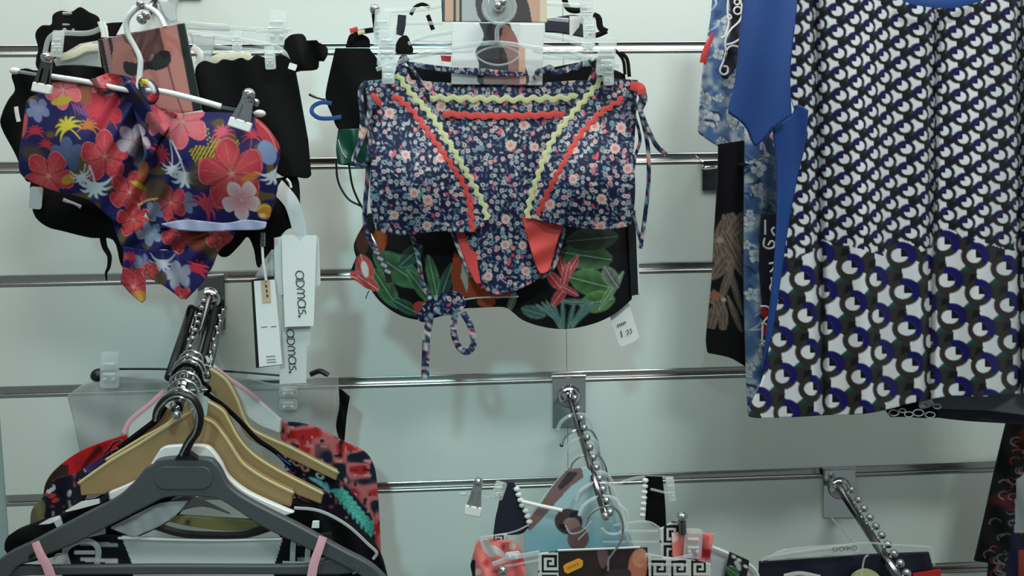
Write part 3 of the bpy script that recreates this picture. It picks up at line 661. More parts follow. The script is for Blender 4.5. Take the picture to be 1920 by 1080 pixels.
cupL = sheet('left_cup', closed([(88, 158, 1), (112, 153), (150, 152), (190, 146), (228, 150), (262, 166), (282, 195), (290, 250), (288, 330), (270, 400), (236, 430, 1), (206, 408), (170, 378), (140, 367), (98, 357), (44, 332), (35, 300), (42, 245), (50, 190), (70, 176)], 5), .245, M['cloth'], tropical, t, step=1.8, th=.003,
    relief=lambda X, Y: .028*gauss(X, Y, 140, 270, 95, 95)+gather(X, Y)-.02*gauss(X, Y, 275, 300, 28, 120))
cupR = sheet('right_cup', closed([(268, 196, 1), (300, 200), (330, 212), (380, 210), (440, 212), (474, 218), (500, 238), (522, 270), (524, 292), (516, 330), (520, 350), (508, 396), (496, 416), (440, 420), (350, 424), (300, 428, 1), (274, 400), (264, 330), (262, 250)], 5), .245, M['cloth'], tropical, t, step=1.8, th=.003,
    relief=lambda X, Y: .030*gauss(X, Y, 410, 310, 95, 90)+gather(X, Y)-.02*gauss(X, Y, 275, 300, 28, 120))
sheet('neck_ruffle', closed([(166, 152), (186, 143), (205, 137), (232, 141), (250, 148), (266, 152), (280, 178), (300, 206), (330, 214), (300, 260), (276, 300), (262, 240), (240, 190), (208, 168), (180, 164)], 5), .256, M['cloth'], tropical, t, step=1.8, th=.004, relief=lambda X, Y: .006*np.sin((X*.8-Y*.6)/7.))
B().tube([(268, 152, .268), (284, 158, .274), (292, 176, .274), (284, 190, .27), (272, 178, .268), (266, 164, .268)], 13, close=True).mk('neck_knot', M['cloth'], t, paint=lambda X, Y: (lambda C: (ell(C, X, Y, 272, 154, 9, 7, 0, (224, 206, 70)), ell(C, X, Y, 282, 165, 9, 12, -.5, (232, 230, 232)), ell(C, X, Y, 286, 182, 9, 9, 0, (200, 44, 60)), C)[-1])(fill(len(X), (44, 40, 60))))
sheet('lining_band', closed([(300, 420, 1), (350, 412), (420, 418), (460, 412), (500, 416, 1), (492, 430), (440, 432), (380, 434), (330, 430)], 5), .262, M['lav'], None, t, relief=folds(.002, 12))
sheet('tie_front', closed([(206, 402, 1), (240, 398), (300, 418), (360, 430), (440, 434, 1), (432, 452), (410, 470), (394, 506), (372, 522, 1), (346, 500), (318, 470), (290, 470), (262, 480), (235, 480, 1), (222, 450)], 4), .243, M['cloth'], tropical, t, step=1.8, th=.003, relief=lambda X, Y: .006*np.sin((X*.7+Y*.8)/9.))
sheet('tie_tail', closed([(232, 462, 1), (272, 470, 1), (272, 530), (272, 562, 1), (266, 568, 1), (246, 552), (226, 530, 1), (230, 500)], 4), .25, M['cloth'], tropical, t, step=1.8, th=.002, relief=folds(.003, 9))
sheet('tie_tail', closed([(268, 468, 1), (330, 470, 1), (356, 500), (358, 540), (350, 560, 1), (340, 561, 1), (310, 538), (280, 520), (272, 500)], 4), .254, M['cloth'], tropical, t, step=1.8, th=.002, relief=folds(.003, 10))
sheet('tie_tail', closed([(350, 490, 1), (392, 500, 1), (385, 522), (362, 548), (348, 562, 1), (338, 540)], 4), .25, M['cloth'], tropical, t, step=1.8, th=.002)
# --- tags on the right of it
def lettering(par, x, y, s, d, mat, wpx=1.7):
    """the tag's word in round thin letters, read downwards (x, y: start at the top; s: letter width)"""
    def st(pts, close=False): return B().tube([(x+b+.07*a, y+a, d) for a, b in pts], wpx, n=5, k=4, close=close)
    L = []; u = s
    circ = lambda c: [(c+u*.46*math.cos(k*math.pi/4), u*.46+u*.46*math.sin(k*math.pi/4)) for k in range(8)]
    def letter(parts):
        b = B()
        for p, cl in parts: b.tube([(x+q+.07*a, y+a, d) for a, q in p], wpx, n=5, k=4, close=cl)
        b.mk('letter', M[mat], par)
    o = 0; letter([(circ(u*.46), True), ([(u*.95, 0), (u*.95, u*.9)], False)])
    o = u*1.15; letter([([(o, 0), (o, u*.9)], False), ([(o, u*.92), (o+u*.5, u*.85), (o+u*.75, u*.45), (o+u*.5, u*.06), (o, 0)], False)])
    o = u*2.1; letter([([(o, 0), (o, u*.6), (o+u*.25, u*.9), (o+u*.5, u*.6), (o+u*.5, 0)], False), ([(o+u*.5, u*.6), (o+u*.78, u*.9), (o+u*1.05, u*.6), (o+u*1.05, 0)], False)])
    o = u*3.35; letter([([(o+u*.46+u*.46*math.cos(k*math.pi/4), u*.46+u*.46*math.sin(k*math.pi/4)) for k in range(8)], True), ([(o+u*.95, 0), (o+u*.95, u*.9)], False)])
    o = u*4.5; letter([([(o+u*.5, u*.85), (o+u*.15, u*.8), (o+u*.12, u*.55), (o+u*.45, u*.42), (o+u*.5, u*.12), (o, u*.04)], False)])
    B().ball(x+u*.45, y+u*5.3, d, wpx*1.2).mk('letter', M[mat], par)
o = B().ribbon([(514, 344, .2), (526, 356, .208), (546, 380, .214), (557, 412, .214), (564, 446, .214)], 30, wend=26).mk('tag_tape', M['strap']); tag(o, 'pale grey tape curving from the tropical bikini down to the white tags', 'tape')
t = thing('swing_tag', 'large white paper tag with a notch and round thin lettering', 'tag', (560, 443, .224), 'white tags hanging right of the tropical bikini')
B().prism(sharp([(528, 444), (533, 440), (552, 441), (556, 447), (562, 453), (567, 446), (572, 441), (594, 441), (588, 611), (534, 613), (530, 520)]), .226, .0006).mk('tag_front', M['card'], t)
B().prism(sharp([(514, 446), (529, 443), (598, 444), (601, 532), (598, 536), (586, 536), (560, 555), (516, 552)]), .222, .0006).mk('tag_back', M['cardg'], t)
lettering(t, 554, 508, 16, .2266, 'ink')
t = thing('swing_tag', 'greyer lower paper tag with round lettering, half behind the white one', 'tag', (552, 560, .218), 'white tags hanging right of the tropical bikini')
B().prism(sharp([(528, 552), (586, 552), (582, 612), (582, 646), (575, 650), (574, 718), (524, 720)]), .218, .0006).mk('tag_front', M['cardg'], t)
lettering(t, 537, 618, 15, .2186, 'ink')
t = thing('swing_tag', 'long white tag edged in black with a beige sticker and white cord', 'tag', (494, 470, .232), 'white tags hanging right of the tropical bikini')
B().prism(sharp([(471, 524), (514, 518), (518, 560), (529, 684), (480, 690)]), .229, .0008).mk('tag_back', M['blackp'], t)
B().prism(sharp([(476, 527), (515, 524), (529, 683), (486, 688)]), .2305, .0006).mk('tag_front', M['card'], t)
B().prism(sharp([(489, 526), (506, 525), (508, 567), (492, 568)]), .2312, .0005).mk('sticker', M['beige'], t)
for (x0, y0, x1) in ((490, 613, 501), (508, 612, 518), (499, 668, 516), (500, 674, 517), (500, 679, 518)): B().prism(sharp([(x0, y0), (x1, y0-1), (x1, y0+.4), (x0, y0+1.4)]), .2309, .0003).mk('printed_line', M['inkg'], t)
for k in range(3): B().prism(sharp([(497+k*1.2, 534+9*k), (500+k*1.2, 534+9*k), (501+k, 539+9*k), (498+k, 539+9*k)]), .2316, .0003).mk('printed_mark', M['ink'], t)
B().tube([(491, 446, .236), (492, 468, .236), (494, 496, .235), (499, 526, .233)], 5, smooth=True).mk('cord', M['white'], t)
B().tube([(493, 436, .236), (493, 462, .236)], 9).mk('cord_clasp', M['chromed'], t)
o = sheet('folded_leaflet', sharp([(478, 519), (492, 492), (512, 464), (516, 518)]), .215, M['film'], None, step=4); tag(o, 'striped clear leaflet corner tucked behind the beige-stickered tag', 'leaflet')

# ================================================================== CENTRE TOP: ditsy floral bikini group
hookC = faceout('chrome hook at the top centre, end ball in the clear hanger ring', (922, -70), (935, 12, .285), 1, tip_ball=9)
# --- far items
t = thing('bikini_brief', 'plain black bikini with a green lower edge and wire loops, left of the ditsy print', 'swimwear', (660, 90, .14), 'dark swimwear behind the ditsy bikini')
sheet('front', closed([(629, 90, 1), (692, 90, 1), (716, 128), (720, 200), (700, 248), (640, 246), (622, 215), (611, 186), (613, 160)], 4), .15, M['black'], None, t, relief=folds(.006, 30), th=.003)
sheet('fold_top', closed([(648, 88, 1), (655, 66), (668, 62), (690, 70), (694, 88, 1)], 4), .14, M['black'], None, t, th=.004)
sheet('green_edge', closed([(634, 242, 1), (700, 240, 1), (704, 300), (694, 314), (634, 308, 1), (630, 280)], 4), .145, M['green'], None, t, relief=folds(.004, 14))
B().tube([(630, 300, .147), (634, 340, .147), (652, 372, .147), (676, 386, .147)], 4).mk('wire_loop', M['blackp'], t)
B().tube([(654, 306, .149), (660, 345, .149), (670, 372, .149), (682, 394, .149)], 4).mk('wire_loop', M['blackp'], t)
B().tube([(634, 262, .152), (642, 285, .152), (650, 296, .152)], 2).mk('thread', M['strap'], t)
o = B().ribbon([(656, 80, .142), (662, 68, .143), (678, 60, .143), (700, 56, .143)], 10).mk('trim_band', M['black']); tag(o, 'black strap with red and yellow ends above the plain black bikini', 'strap')
B().ribbon([(656, 58, .15), (664, 56, .15), (671, 54, .15)], 9).mk('red_end', M['red'], o); B().ribbon([(671, 62, .15), (678, 60, .15), (684, 59, .15)], 8).mk('yellow_end', M['lime'], o)
o = B().ribbon([(640, 219, .15), (620, 222, .155), (598, 221, .155), (585, 211, .155), (588, 199, .153), (604, 192, .152), (622, 194, .15)], 8).mk('drawstring', M['blue']); tag(o, 'blue drawstring loop with silver tip left of the plain black bikini', 'drawstring')
B().tube([(580, 177, .15), (592, 182, .15), (610, 186, .15)], 6).mk('tip', M['chrome'], o)
t = thing('strappy_swimsuit', 'black strappy top behind the centre hangers, scrolled straps at its right end', 'swimwear', (950, 0, .1), 'dark swimwear behind the ditsy bikini')
for pts, w_ in (([(770, 28, .1), (778, 14, .1), (792, 8, .1), (806, 14, .1)], 7), ([(802, 28, .1), (812, 56, .1)], 8), ([(1002, 22, .1), (1008, 8, .1), (1014, -8, .1)], 9), ([(1056, -10, .1), (1064, 14, .1), (1078, 20, .1), (1100, 16, .1)], 11),
                ([(1112, 28, .12), (1122, 34, .12), (1126, 52, .12), (1138, 60, .12)], 12), ([(1104, 62, .12), (1118, 66, .12), (1138, 58, .12)], 10), ([(1164, 98, .12), (1176, 112, .12), (1180, 144, .12)], 7), ([(1152, 92, .12), (1168, 112, .12), (1172, 140, .12)], 6)):
    B().ribbon(pts, w_, th=.002).mk('strap', M['black'], t)
sheet('cup', closed([(744, 124, 1), (846, 126, 1), (900, 130), (1018, 128), (1100, 116), (1150, 130), (1172, 140, 1), (1160, 180), (960, 190), (744, 172, 1)], 4), .12, M['black'], None, t, relief=folds(.004, 40), step=4)
sheet('cup', closed([(1022, 36, 1), (1068, 28), (1092, 30, 1), (1094, 70, 1), (1050, 62), (1022, 60, 1)], 4), .12, M['navy'], None, t)
def card_back(X, Y):
    C = fill(len(X), (196, 196, 194)); 
    for a, b, c in ((820, 834, (34, 30, 30)), (834, 850, (188, 146, 122)), (850, 855, (40, 34, 34)), (855, 862, (180, 146, 124)), (862, 866, (28, 26, 28)), (866, 898, (164, 164, 166))): mix(C, ((X >= a) & (X < b))*1., c)
    pol(C, X, Y, [(898, -30), (975, -30), (992, 10), (996, 44), (905, 44)], (52, 40, 38), True); pol(C, X, Y, [(975, -30), (992, 10), (998, 44), (1020, 44), (1026, 18), (1010, -30)], (188, 150, 128)); mix(C, (X > 1012)*1., (206, 190, 164)); return C
def card_front(X, Y):
    C = fill(len(X), (214, 214, 211)); mix(C, (Y > 112)*1., (196, 197, 194)); mix(C, (Y > 142)*((X < 902) | (X > 985))*1., (170, 168, 164))
    pol(C, X, Y, [(898, 40), (922, 38), (952, 40), (962, 66), (970, 88), (982, 118), (988, 160), (902, 160), (898, 120), (892, 96), (904, 78), (906, 60)], (42, 30, 30), True)
    pol(C, X, Y, [(946, 46), (962, 58), (974, 84), (984, 116), (980, 160), (955, 160), (952, 110), (940, 78)], (138, 96, 90), True); ell(C, X, Y, 952, 76, 15, 16, 0, (150, 92, 86)); pol(C, X, Y, [(972, 82), (984, 90), (986, 158), (974, 158)], (198, 156, 134))
    pol(C, X, Y, [(906, 140), (960, 140), (956, 162), (908, 162)], (132, 106, 100)); return C
o = sheet('photo_card', sharp([(827, -14), (1024, -10), (1026, 42), (829, 40)]), .225, M['print'], card_back, step=1.6); tag(o, 'upper card behind the centre hook, striped edge and dark haired model', 'card', 'photo cards on the hangers')
o = sheet('photo_card', sharp([(848, 42), (1020, 45), (1017, 160), (846, 158)]), .245, M['print'], card_front, step=1.5); tag(o, 'white card with a dark haired model under the clear oval ring', 'card', 'photo cards on the hangers')
o = sheet('ditsy_ribbon', closed([(768, 116), (800, 120), (850, 126), (900, 128), (960, 134), (984, 136), (984, 142), (930, 142), (880, 140), (800, 130), (768, 124)], 3), .249, M['cloth'], ditsy, step=1.6); tag(o, 'narrow flowered band crossing the white model card', 'strap', 'ditsy print straps')
o = B().ribbon([(1000, 148, .25), (1012, 134, .254), (1030, 128, .256), (1044, 136, .256), (1062, 130, .254), (1090, 122, .252), (1110, 114, .25)], 11, amp=1.5, per=22).mk('ditsy_bow', M['cloth'], paint=ditsy); tag(o, 'small flowered bow right of the white model card', 'bow', 'ditsy print straps')
for pts in ([(700, 18, .17), (704, 50, .17), (708, 70, .17)],):
    o = B().ribbon(pts, 9).mk('black_strap', M['black']); tag(o, 'black strap with a chrome ball above the left clear clips', 'strap'); B().ball(703, 18, .172, 10).mk('end_ball', M['chrome'], o)
o = B().ribbon([(754, 28, .18), (752, 50, .18), (748, 66, .18)], 16, th=.003).mk('blue_strap', M['navy']); tag(o, 'dark blue strap end beside the left clear clips', 'strap')
o = sheet('dark_strap', closed([(748, 72), (762, 66), (770, 80), (774, 98), (748, 100), (740, 92)], 3), .2, M['black']); tag(o, 'short black fabric fold between the left clear clips and model card', 'strap')
o = B().prism(sharp([(1068, 30), (1090, 30), (1086, 50), (1068, 72)]), .16, .001).mk('size_ticket', M['card']); tag(o, 'small white ticket left of the right hand clear clips', 'ticket')
o = B().prism(sharp([(826, 104), (846, 105), (845, 116), (828, 114)]), .21, .001).mk('red_ticket', M['red']); tag(o, 'small red ticket left of the white model card', 'ticket')
# --- three clear hangers
clear_hanger('clear clip hanger farthest back on the centre hook', (935, 20, .17), [([(722, 20, .17), (800, 16, .17), (900, -4, .17), (1020, 6, .17), (1104, 12, .17)], 8), ([(760, 44, .17), (830, 43, .17)], 6)],
    clips=[(716, 52, .185, 30, 70, 4), (1100, 22, .185, 24, 46, 0)], group='clear hangers on the centre hook')
clear_hanger('middle clear hanger on the centre hook with double arms', (935, 60, .235), [([(766, 82, .22), (800, 68, .225), (850, 60, .235)], 7), ([(772, 76, .22), (850, 78, .235)], 5), ([(772, 80, .226), (850, 86, .235)], 5), ([(1020, 66, .235), (1060, 74, .23), (1110, 90, .226)], 8), ([(1018, 86, .235), (1100, 100, .226)], 6), ([(1018, 108, .235), (1090, 110, .226)], 6), ([(1022, 34, .22), (1066, 38, .22)], 7)],
    clips=[(725, 88, .23, 34, 76, 3), (1106, 56, .22, 22, 48, 0), (1103, 86, .235, 26, 24, 0)], group='clear hangers on the centre hook')
c3 = clear_hanger('front clear hanger with ring and oval, carrying the ditsy bikini top', (935, 40, .285), [([(706, 130, .262), (740, 118, .264), (800, 100, .268), (860, 88, .272), (930, 80, .276), (1000, 89, .272), (1060, 98, .268), (1120, 112, .264), (1160, 124, .262)], 8), ([(776, 108, .263), (830, 99, .265), (886, 96, .27)], 5), ([(1000, 96, .27), (1060, 106, .266), (1100, 112, .264)], 5)],
    hook=([(932, 80, .277), (932, 56, .28), (938, 48, .281), (946, 44, .282)], 8), clips=[(728, 134, .27, 24, 46, 0), (1137, 106, .272, 34, 72, 6), (1141, 142, .272, 20, 36, -4)], ringp=([(893, 103, .27), (910, 92, .27), (936, 87, .27), (960, 92, .27), (974, 102, .27), (960, 116, .27), (934, 122, .27), (908, 116, .27)], 3.5), group='clear hangers on the centre hook')
B().tube([(936+30*math.cos(a*math.pi/5), 14+30*math.sin(a*math.pi/5), .282) for a in range(10)], 6, close=True).mk('ring', M['clearb'], c3)
sheet('ring_disc', closed([(936+28*math.cos(a*math.pi/5), 14+28*math.sin(a*math.pi/5)) for a in range(10)], 3), .281, M['clear'], None, c3, step=5)
# --- black leafy bikini below
def leafy(X, Y):
    C = fill(len(X), (13, 14, 15)); g = (74, 122, 80); r_ = (164, 190, 160)
    for a in ((745, 505, 110, 52, .6), (722, 540, 90, 34, 1.0), (790, 540, 90, 24, .9), (812, 520, 90, 22, 1.35), (836, 530, 80, 22, 1.9), (770, 480, 60, 30, 2.4), (760, 575, 60, 22, .5), (810, 570, 60, 26, -.5)): leaf(C, X, Y, *a, g if a[2] > 85 else (52, 92, 78), r_)
    leaf(C, X, Y, 1100, 480, 100, 52, .15, (74, 104, 72), r_); leaf(C, X, Y, 1110, 448, 100, 46, -.1, (52, 72, 58), (120, 140, 120)); leaf(C, X, Y, 1108, 530, 84, 50, .25, (84, 128, 76), (180, 204, 160)); leaf(C, X, Y, 1120, 566, 70, 40, -.2, (98, 146, 84), (190, 214, 168)); leaf(C, X, Y, 1146, 545, 90, 15, -1.0, (126, 160, 116), (200, 216, 190)); leaf(C, X, Y, 1146, 520, 50, 28, 1.0, (120, 128, 122), (190, 200, 190))
    for k in range(9): leaf(C, X, Y, 1060+7*math.cos(k)+(k-4)*9, 594-abs(k-4)*1.5, 66, 10, 1.55+(k-4)*.24, (92, 138, 128), (150, 178, 168))
    leaf(C, X, Y, 1000, 585, 50, 24, .3, (88, 120, 110), (150, 170, 160)); leaf(C, X, Y, 1080, 566, 70, 12, .05, (110, 140, 136), (170, 190, 184))
    for a in ((1054, 500, 46, 18, 1.3), (1072, 500, 54, 16, 2.1), (1040, 526, 44, 22, .9), (1060, 520, 60, 16, 1.8), (1048, 556, 48, 20, 2.2), (1068, 545, 40, 14, .5)): leaf(C, X, Y, *a, (206, 78, 78), (232, 200, 196), (140, 36, 40))
    for a in ((684, 505, 60, 34, 1.3), (670, 522, 50, 26, .3), (690, 530, 50, 24, .6)): leaf(C, X, Y, *a, (214, 92, 84), (236, 226, 220), (180, 50, 50))
    ell(C, X, Y, 684, 505, 7, 16, -.2, (232, 224, 220)); ell(C, X, Y, 712, 450, 14, 26, .1, (150, 70, 30)); ell(C, X, Y, 680, 455, 12, 22, 0, (80, 40, 34))
    pol(C, X, Y, [(852, 470), (900, 520), (960, 548), (972, 556), (930, 560), (880, 560), (850, 548), (845, 510)], (178, 74, 44)); pol(C, X, Y, [(868, 480), (880, 500), (876, 550), (864, 520)], (190, 186, 176)); ell(C, X, Y, 840, 574, 22, 10, -.4, (196, 86, 54)); ell(C, X, Y, 912, 566, 18, 10, 0, (176, 72, 44)); leaf(C, X, Y, 960, 566, 40, 14, 1.9, (150, 160, 152), (200, 204, 196)); ell(C, X, Y, 790, 578, 16, 12, .5, (190, 62, 54))
    return C
lw = lambda X, Y: .022*gauss(X, Y, 770, 500, 70, 80)+.026*gauss(X, Y, 1080, 520, 80, 80)
t = thing('leafy_bikini', 'black bikini with green leaves and coral lilies hanging below the ditsy print', 'bikini', (930, 420, .2), 'bikinis on the front hangers')
sheet('cups', closed([(690, 400, 1), (1180, 396, 1), (1188, 430), (1190, 520), (1184, 562, 1), (1150, 590), (1110, 608), (1060, 617), (1014, 612), (980, 600), (962, 586), (944, 576), (900, 577), (862, 580), (830, 592), (790, 600), (752, 592), (720, 572), (700, 550), (684, 520), (664, 470), (668, 446), (680, 424)], 4), .195, M['cloth'], leafy, t, step=1.7, th=.003, relief=lw)
sheet('side_wing', closed([(676, 466, 1), (704, 500), (712, 546, 1), (690, 542), (672, 530), (655, 518, 1), (662, 496)], 3), .19, M['cloth'], leafy, t, step=1.7)
B().tube([(692, 545, .196), (688, 553, .196), (686, 560, .196)], 1.8).mk('thread', M['ink'], t)
B().ribbon([(868, 562, .226), (900, 558, .226), (940, 557, .226), (972, 556, .226)], 3).mk('piping', M['strap'], t)
B().ribbon([(690, 440, .232), (706, 470, .235), (724, 505, .236), (730, 530, .232)], 14, wend=11).mk('slider_strap', M['chromed'], t)
for k in range(4): B().prism(rrect(700+k*7, 470+k*12, 712+k*7, 476+k*12, 1, 28), .24, .001).mk('strap_slide', M['clearb'], t)
o = B().prism(sharp([(1176, 396), (1192, 394), (1199, 552), (1183, 555)]), .205, .004).mk('card_spine', M['blackp'], bevel=.0006); tag(o, 'black card edge standing right of the leafy bikini', 'card')
B().prism(sharp([(1191, 396), (1194, 396), (1200, 550), (1197, 551)]), .2062, .001).mk('white_edge', M['cardg'], o)
t = thing('price_tag', 'small white handwritten price tag below the leafy bikini', 'tag', (1170, 575, .19), 'price tags')
B().prism(sharp([(1142, 588), (1178, 566), (1199, 632), (1190, 640), (1166, 650), (1160, 645)]), lambda X, Y: .186+.00006*(Y-570), .0006).mk('tag_front', M['card'], t)
for k in range(5): B().prism(sharp([(1157+k*3.4, 609-k*1.4), (1159+k*3.4, 608-k*1.4), (1160+k*3.4, 612-k*1.4), (1158+k*3.4, 613-k*1.4)]), .1915, .0003).mk('printed_mark', M['ink'], t)
B().tube([(1164, 620, .192), (1167, 632, .192)], 2, n=5).mk('digit', M['ink'], t)
for k in range(2): B().tube([(1178+k*6, 618-k*2, .192), (1175+k*6, 620-k*2, .192), (1179+k*6, 623-k*2, .192), (1176+k*6, 628-k*2, .192)], 1.4, n=5).mk('digit', M['ink'], t)
# --- ditsy brief (behind) and ditsy top (front)
t = thing('ditsy_bikini_brief', 'ditsy flower bikini brief with coral lining and string ties, behind its top', 'bikini', (930, 160, .235), 'bikinis on the front hangers')
sheet('front', closed([(684, 152, 1), (740, 148), (800, 152), (930, 160), (1060, 152), (1150, 148), (1196, 150, 1), (1186, 300), (1160, 400, 1), (1060, 420), (1042, 500, 1), (1010, 524), (960, 548), (926, 552), (900, 536, 1), (886, 480), (866, 420, 1), (720, 410, 1), (700, 300)], 4), .235, M['cloth'], ditsy, t, step=1.6, th=.002, relief=lambda X, Y: .02*gauss(X, Y, 930, 330, 150, 160))
B().ribbon([(806, 183, .2455), (880, 185, .247), (960, 186, .248), (1040, 184, .247), (1086, 181, .2455)], 11, amp=2.8, per=25, th=.001).mk('rickrack', M['lime'], t)
B().ribbon([(830, 213, .2475), (900, 217, .250), (980, 217, .250), (1062, 213, .2475)], 12, amp=1.8, per=24, th=.001).mk('rickrack', M['coral'], t)
sheet('lining', closed([(848, 424, 1), (880, 416), (890, 440), (896, 500), (902, 532, 1), (890, 528), (870, 484)], 4), .2435, M['coral'], None, t, th=.001)
sheet('lining', closed([(978, 404, 1), (1058, 424, 1), (1046, 450), (1032, 500), (1022, 512), (1008, 506), (990, 450)], 4), .252, M['coral'], None, t, th=.001, relief=lambda X, Y: .002*np.sin((X*.5+Y)/9.))
B().ribbon([(846, 428, .244), (862, 470, .243), (884, 516, .242), (906, 538, .242)], 8).mk('leg_binding', M['cloth'], t, paint=ditsy)
B().ribbon([(1062, 420, .246), (1050, 460, .245), (1038, 500, .244), (1012, 524, .243)], 7).mk('leg_binding', M['cloth'], t, paint=ditsy)
for pts, w_ in (([(1178, 170, .24), (1196, 168, .25), (1206, 184, .25), (1196, 208, .248)], 16), ([(1196, 196, .25), (1212, 236, .25), (1230, 272, .248), (1250, 290, .245)], 9), ([(1198, 200, .247), (1214, 270, .245), (1216, 340, .243), (1210, 400, .243), (1203, 450, .243), (1200, 466, .243)], 8), ([(1188, 210, .245), (1200, 260, .243), (1190, 300, .24), (1184, 380, .24), (1204, 462, .24)], 6),
                ([(700, 158, .24), (692, 166, .25), (694, 200, .252), (682, 250, .25), (664, 296, .25), (668, 308, .25), (686, 306, .25), (694, 270, .25), (692, 220, .25)], 9), ([(688, 152, .25), (676, 172, .252), (680, 220, .25), (676, 262, .25)], 10), ([(692, 240, .246), (690, 320, .244), (684, 400, .242), (690, 440, .24), (706, 470, .24)], 9)):
    B().ribbon(pts, w_, th=.0015).mk('side_tie', M['cloth'], t, paint=ditsy)
B().ribbon([(1182, 160, .252), (1200, 164, .256), (1204, 176, .256)], 17).mk('tie_lining', M['coral'], t); B().ribbon([(696, 176, .252), (708, 188, .252), (722, 206, .25)], 10).mk('tie_lining', M['coral'], t)
t = thing('ditsy_bikini', 'ditsy flower triangle bikini top with yellow and coral zigzag trim', 'bikini', (935, 140, .26), 'bikinis on the front hangers')
cupl = closed([(746, 112, 1), (756, 112, 1), (772, 150), (800, 190), (830, 234), (862, 290), (894, 352), (916, 408, 1), (900, 428), (866, 436), (820, 434), (770, 440), (730, 440), (704, 430, 1), (694, 380), (696, 300), (704, 230), (722, 180), (736, 150)], 5)
cupr = closed([(1116, 112, 1), (1130, 112, 1), (1142, 150), (1160, 176), (1180, 240), (1190, 320), (1190, 380), (1182, 424, 1), (1140, 430), (1090, 428), (1040, 420), (1000, 410), (980, 404, 1), (994, 360), (1010, 300), (1040, 240), (1066, 206), (1090, 170), (1108, 138)], 5)
rl = lambda X, Y: .026*gauss(X, Y, 780, 340, 85, 90)+.0012*np.sin((X*.9+Y*.2)/11.)*(X < 740); rr = lambda X, Y: .026*gauss(X, Y, 1095, 340, 85, 90)
sheet('left_cup', cupl, .255, M['cloth'], ditsy, t, step=1.6, th=.003, relief=rl); sheet('right_cup', cupr, .255, M['cloth'], ditsy, t, step=1.6, th=.003, relief=rr)
def trim(pts, rf, mt, w_=10.5, amp=2.6, per=19):
    q = openspline([(x, y, 0) for x, y in pts], 8); q[:, 2] = .2562+rf(q[:, 0], q[:, 1]); B().ribbon([tuple(p) for p in q[::3]]+[tuple(q[-1])], w_, amp=amp, per=per, th=.0011).mk('rickrack', M[mt], t)
trim([(744, 138), (772, 176), (812, 222), (850, 282), (884, 340), (908, 388), (912, 412)], rl, 'lime'); trim([(736, 178), (770, 205), (806, 252), (846, 310), (872, 352), (882, 396), (886, 434)], rl, 'coral')
trim([(1140, 134), (1112, 168), (1074, 212), (1036, 262), (1014, 316), (996, 368), (988, 408)], rr, 'lime'); trim([(1170, 184), (1126, 212), (1084, 258), (1050, 318), (1022, 372), (1008, 404)], rr, 'coral')
B().ribbon([(750, 118, .262), (757, 108, .266), (764, 116, .264)], 12).mk('neck_tie', M['cloth'], t, paint=ditsy); B().ribbon([(764, 116, .262), (785, 146, .262), (806, 176, .26)], 6).mk('neck_tie', M['cloth'], t, paint=ditsy)
B().ribbon([(1128, 108, .266), (1116, 118, .264), (1110, 126, .262)], 12).mk('neck_tie', M['cloth'], t, paint=ditsy)
# hanging strings below
t = thing('string_tie', 'flowered string tie with a knot, end and loop dangling under the leafy bikini', 'strap', (840, 570, .235), 'ditsy print straps')
sheet('knot', closed([(790, 575), (815, 555), (845, 545), (868, 555), (872, 575), (850, 590), (815, 592), (796, 604), (784, 598)], 4), .232, M['cloth'], ditsy, t, step=1.6, th=.004, relief=folds(.003, 7))
B().ribbon([(808, 588, .238), (800, 630, .237), (798, 670, .237), (797, 710, .237)], 14, wend=15).mk('string_end', M['cloth'], t, paint=ditsy)
B().ribbon([(854, 584, .238), (850, 620, .237), (860, 650, .237), (876, 660, .237), (888, 644, .237), (882, 612, .238), (868, 586, .239)], 12).mk('string_loop', M['cloth'], t, paint=ditsy)
B().ribbon([(772, 440, .23), (784, 480, .232), (792, 530, .234), (808, 560, .236)], 9).mk('string_end', M['cloth'], t, paint=ditsy)

# ================================================================== RIGHT TOP: dresses hanging in a row
t = thing('display_hook', 'chrome hook half hidden behind the black leaf print blouse', 'hook', (1334, 310, .01), 'chrome display hooks on the slatwall')
B().prism(sharp([(1317, 302), (1362, 301), (1362, 356), (1317, 357)]), .004, .003).mk('wall_plate', M['chromed'], t, smooth=False, bevel=.0006)
B().tube([(1314, 302, .006), (1352, 301, .006)], 5).mk('top_roll', M['chrome'], t)
B().tube([(1318, 312, .01), (1324, 315, .03), (1340, 314, .06), (1400, 306, .17), (1440, 290, .2)], 8).mk('rod', M['chrome'], t)
B().tube([(1304, 292, .006), (1312, 299, .012), (1318, 304, .014)], 3).mk('wire_end', M['chrome'], t)
dfold = lambda X, Y: .011*np.sin((X-1560-.02*Y)/33.)*np.clip((Y+80)/500, .25, 1)+.007*np.sin((X-.03*Y)/17.+1)*np.clip(Y/800, 0, 1)-.014*(np.exp(-((X-1533-.02*(Y-300))/9)**2)+np.exp(-((X-1748+.02*(Y-300))/10)**2)+np.exp(-((X-1911)/9)**2))
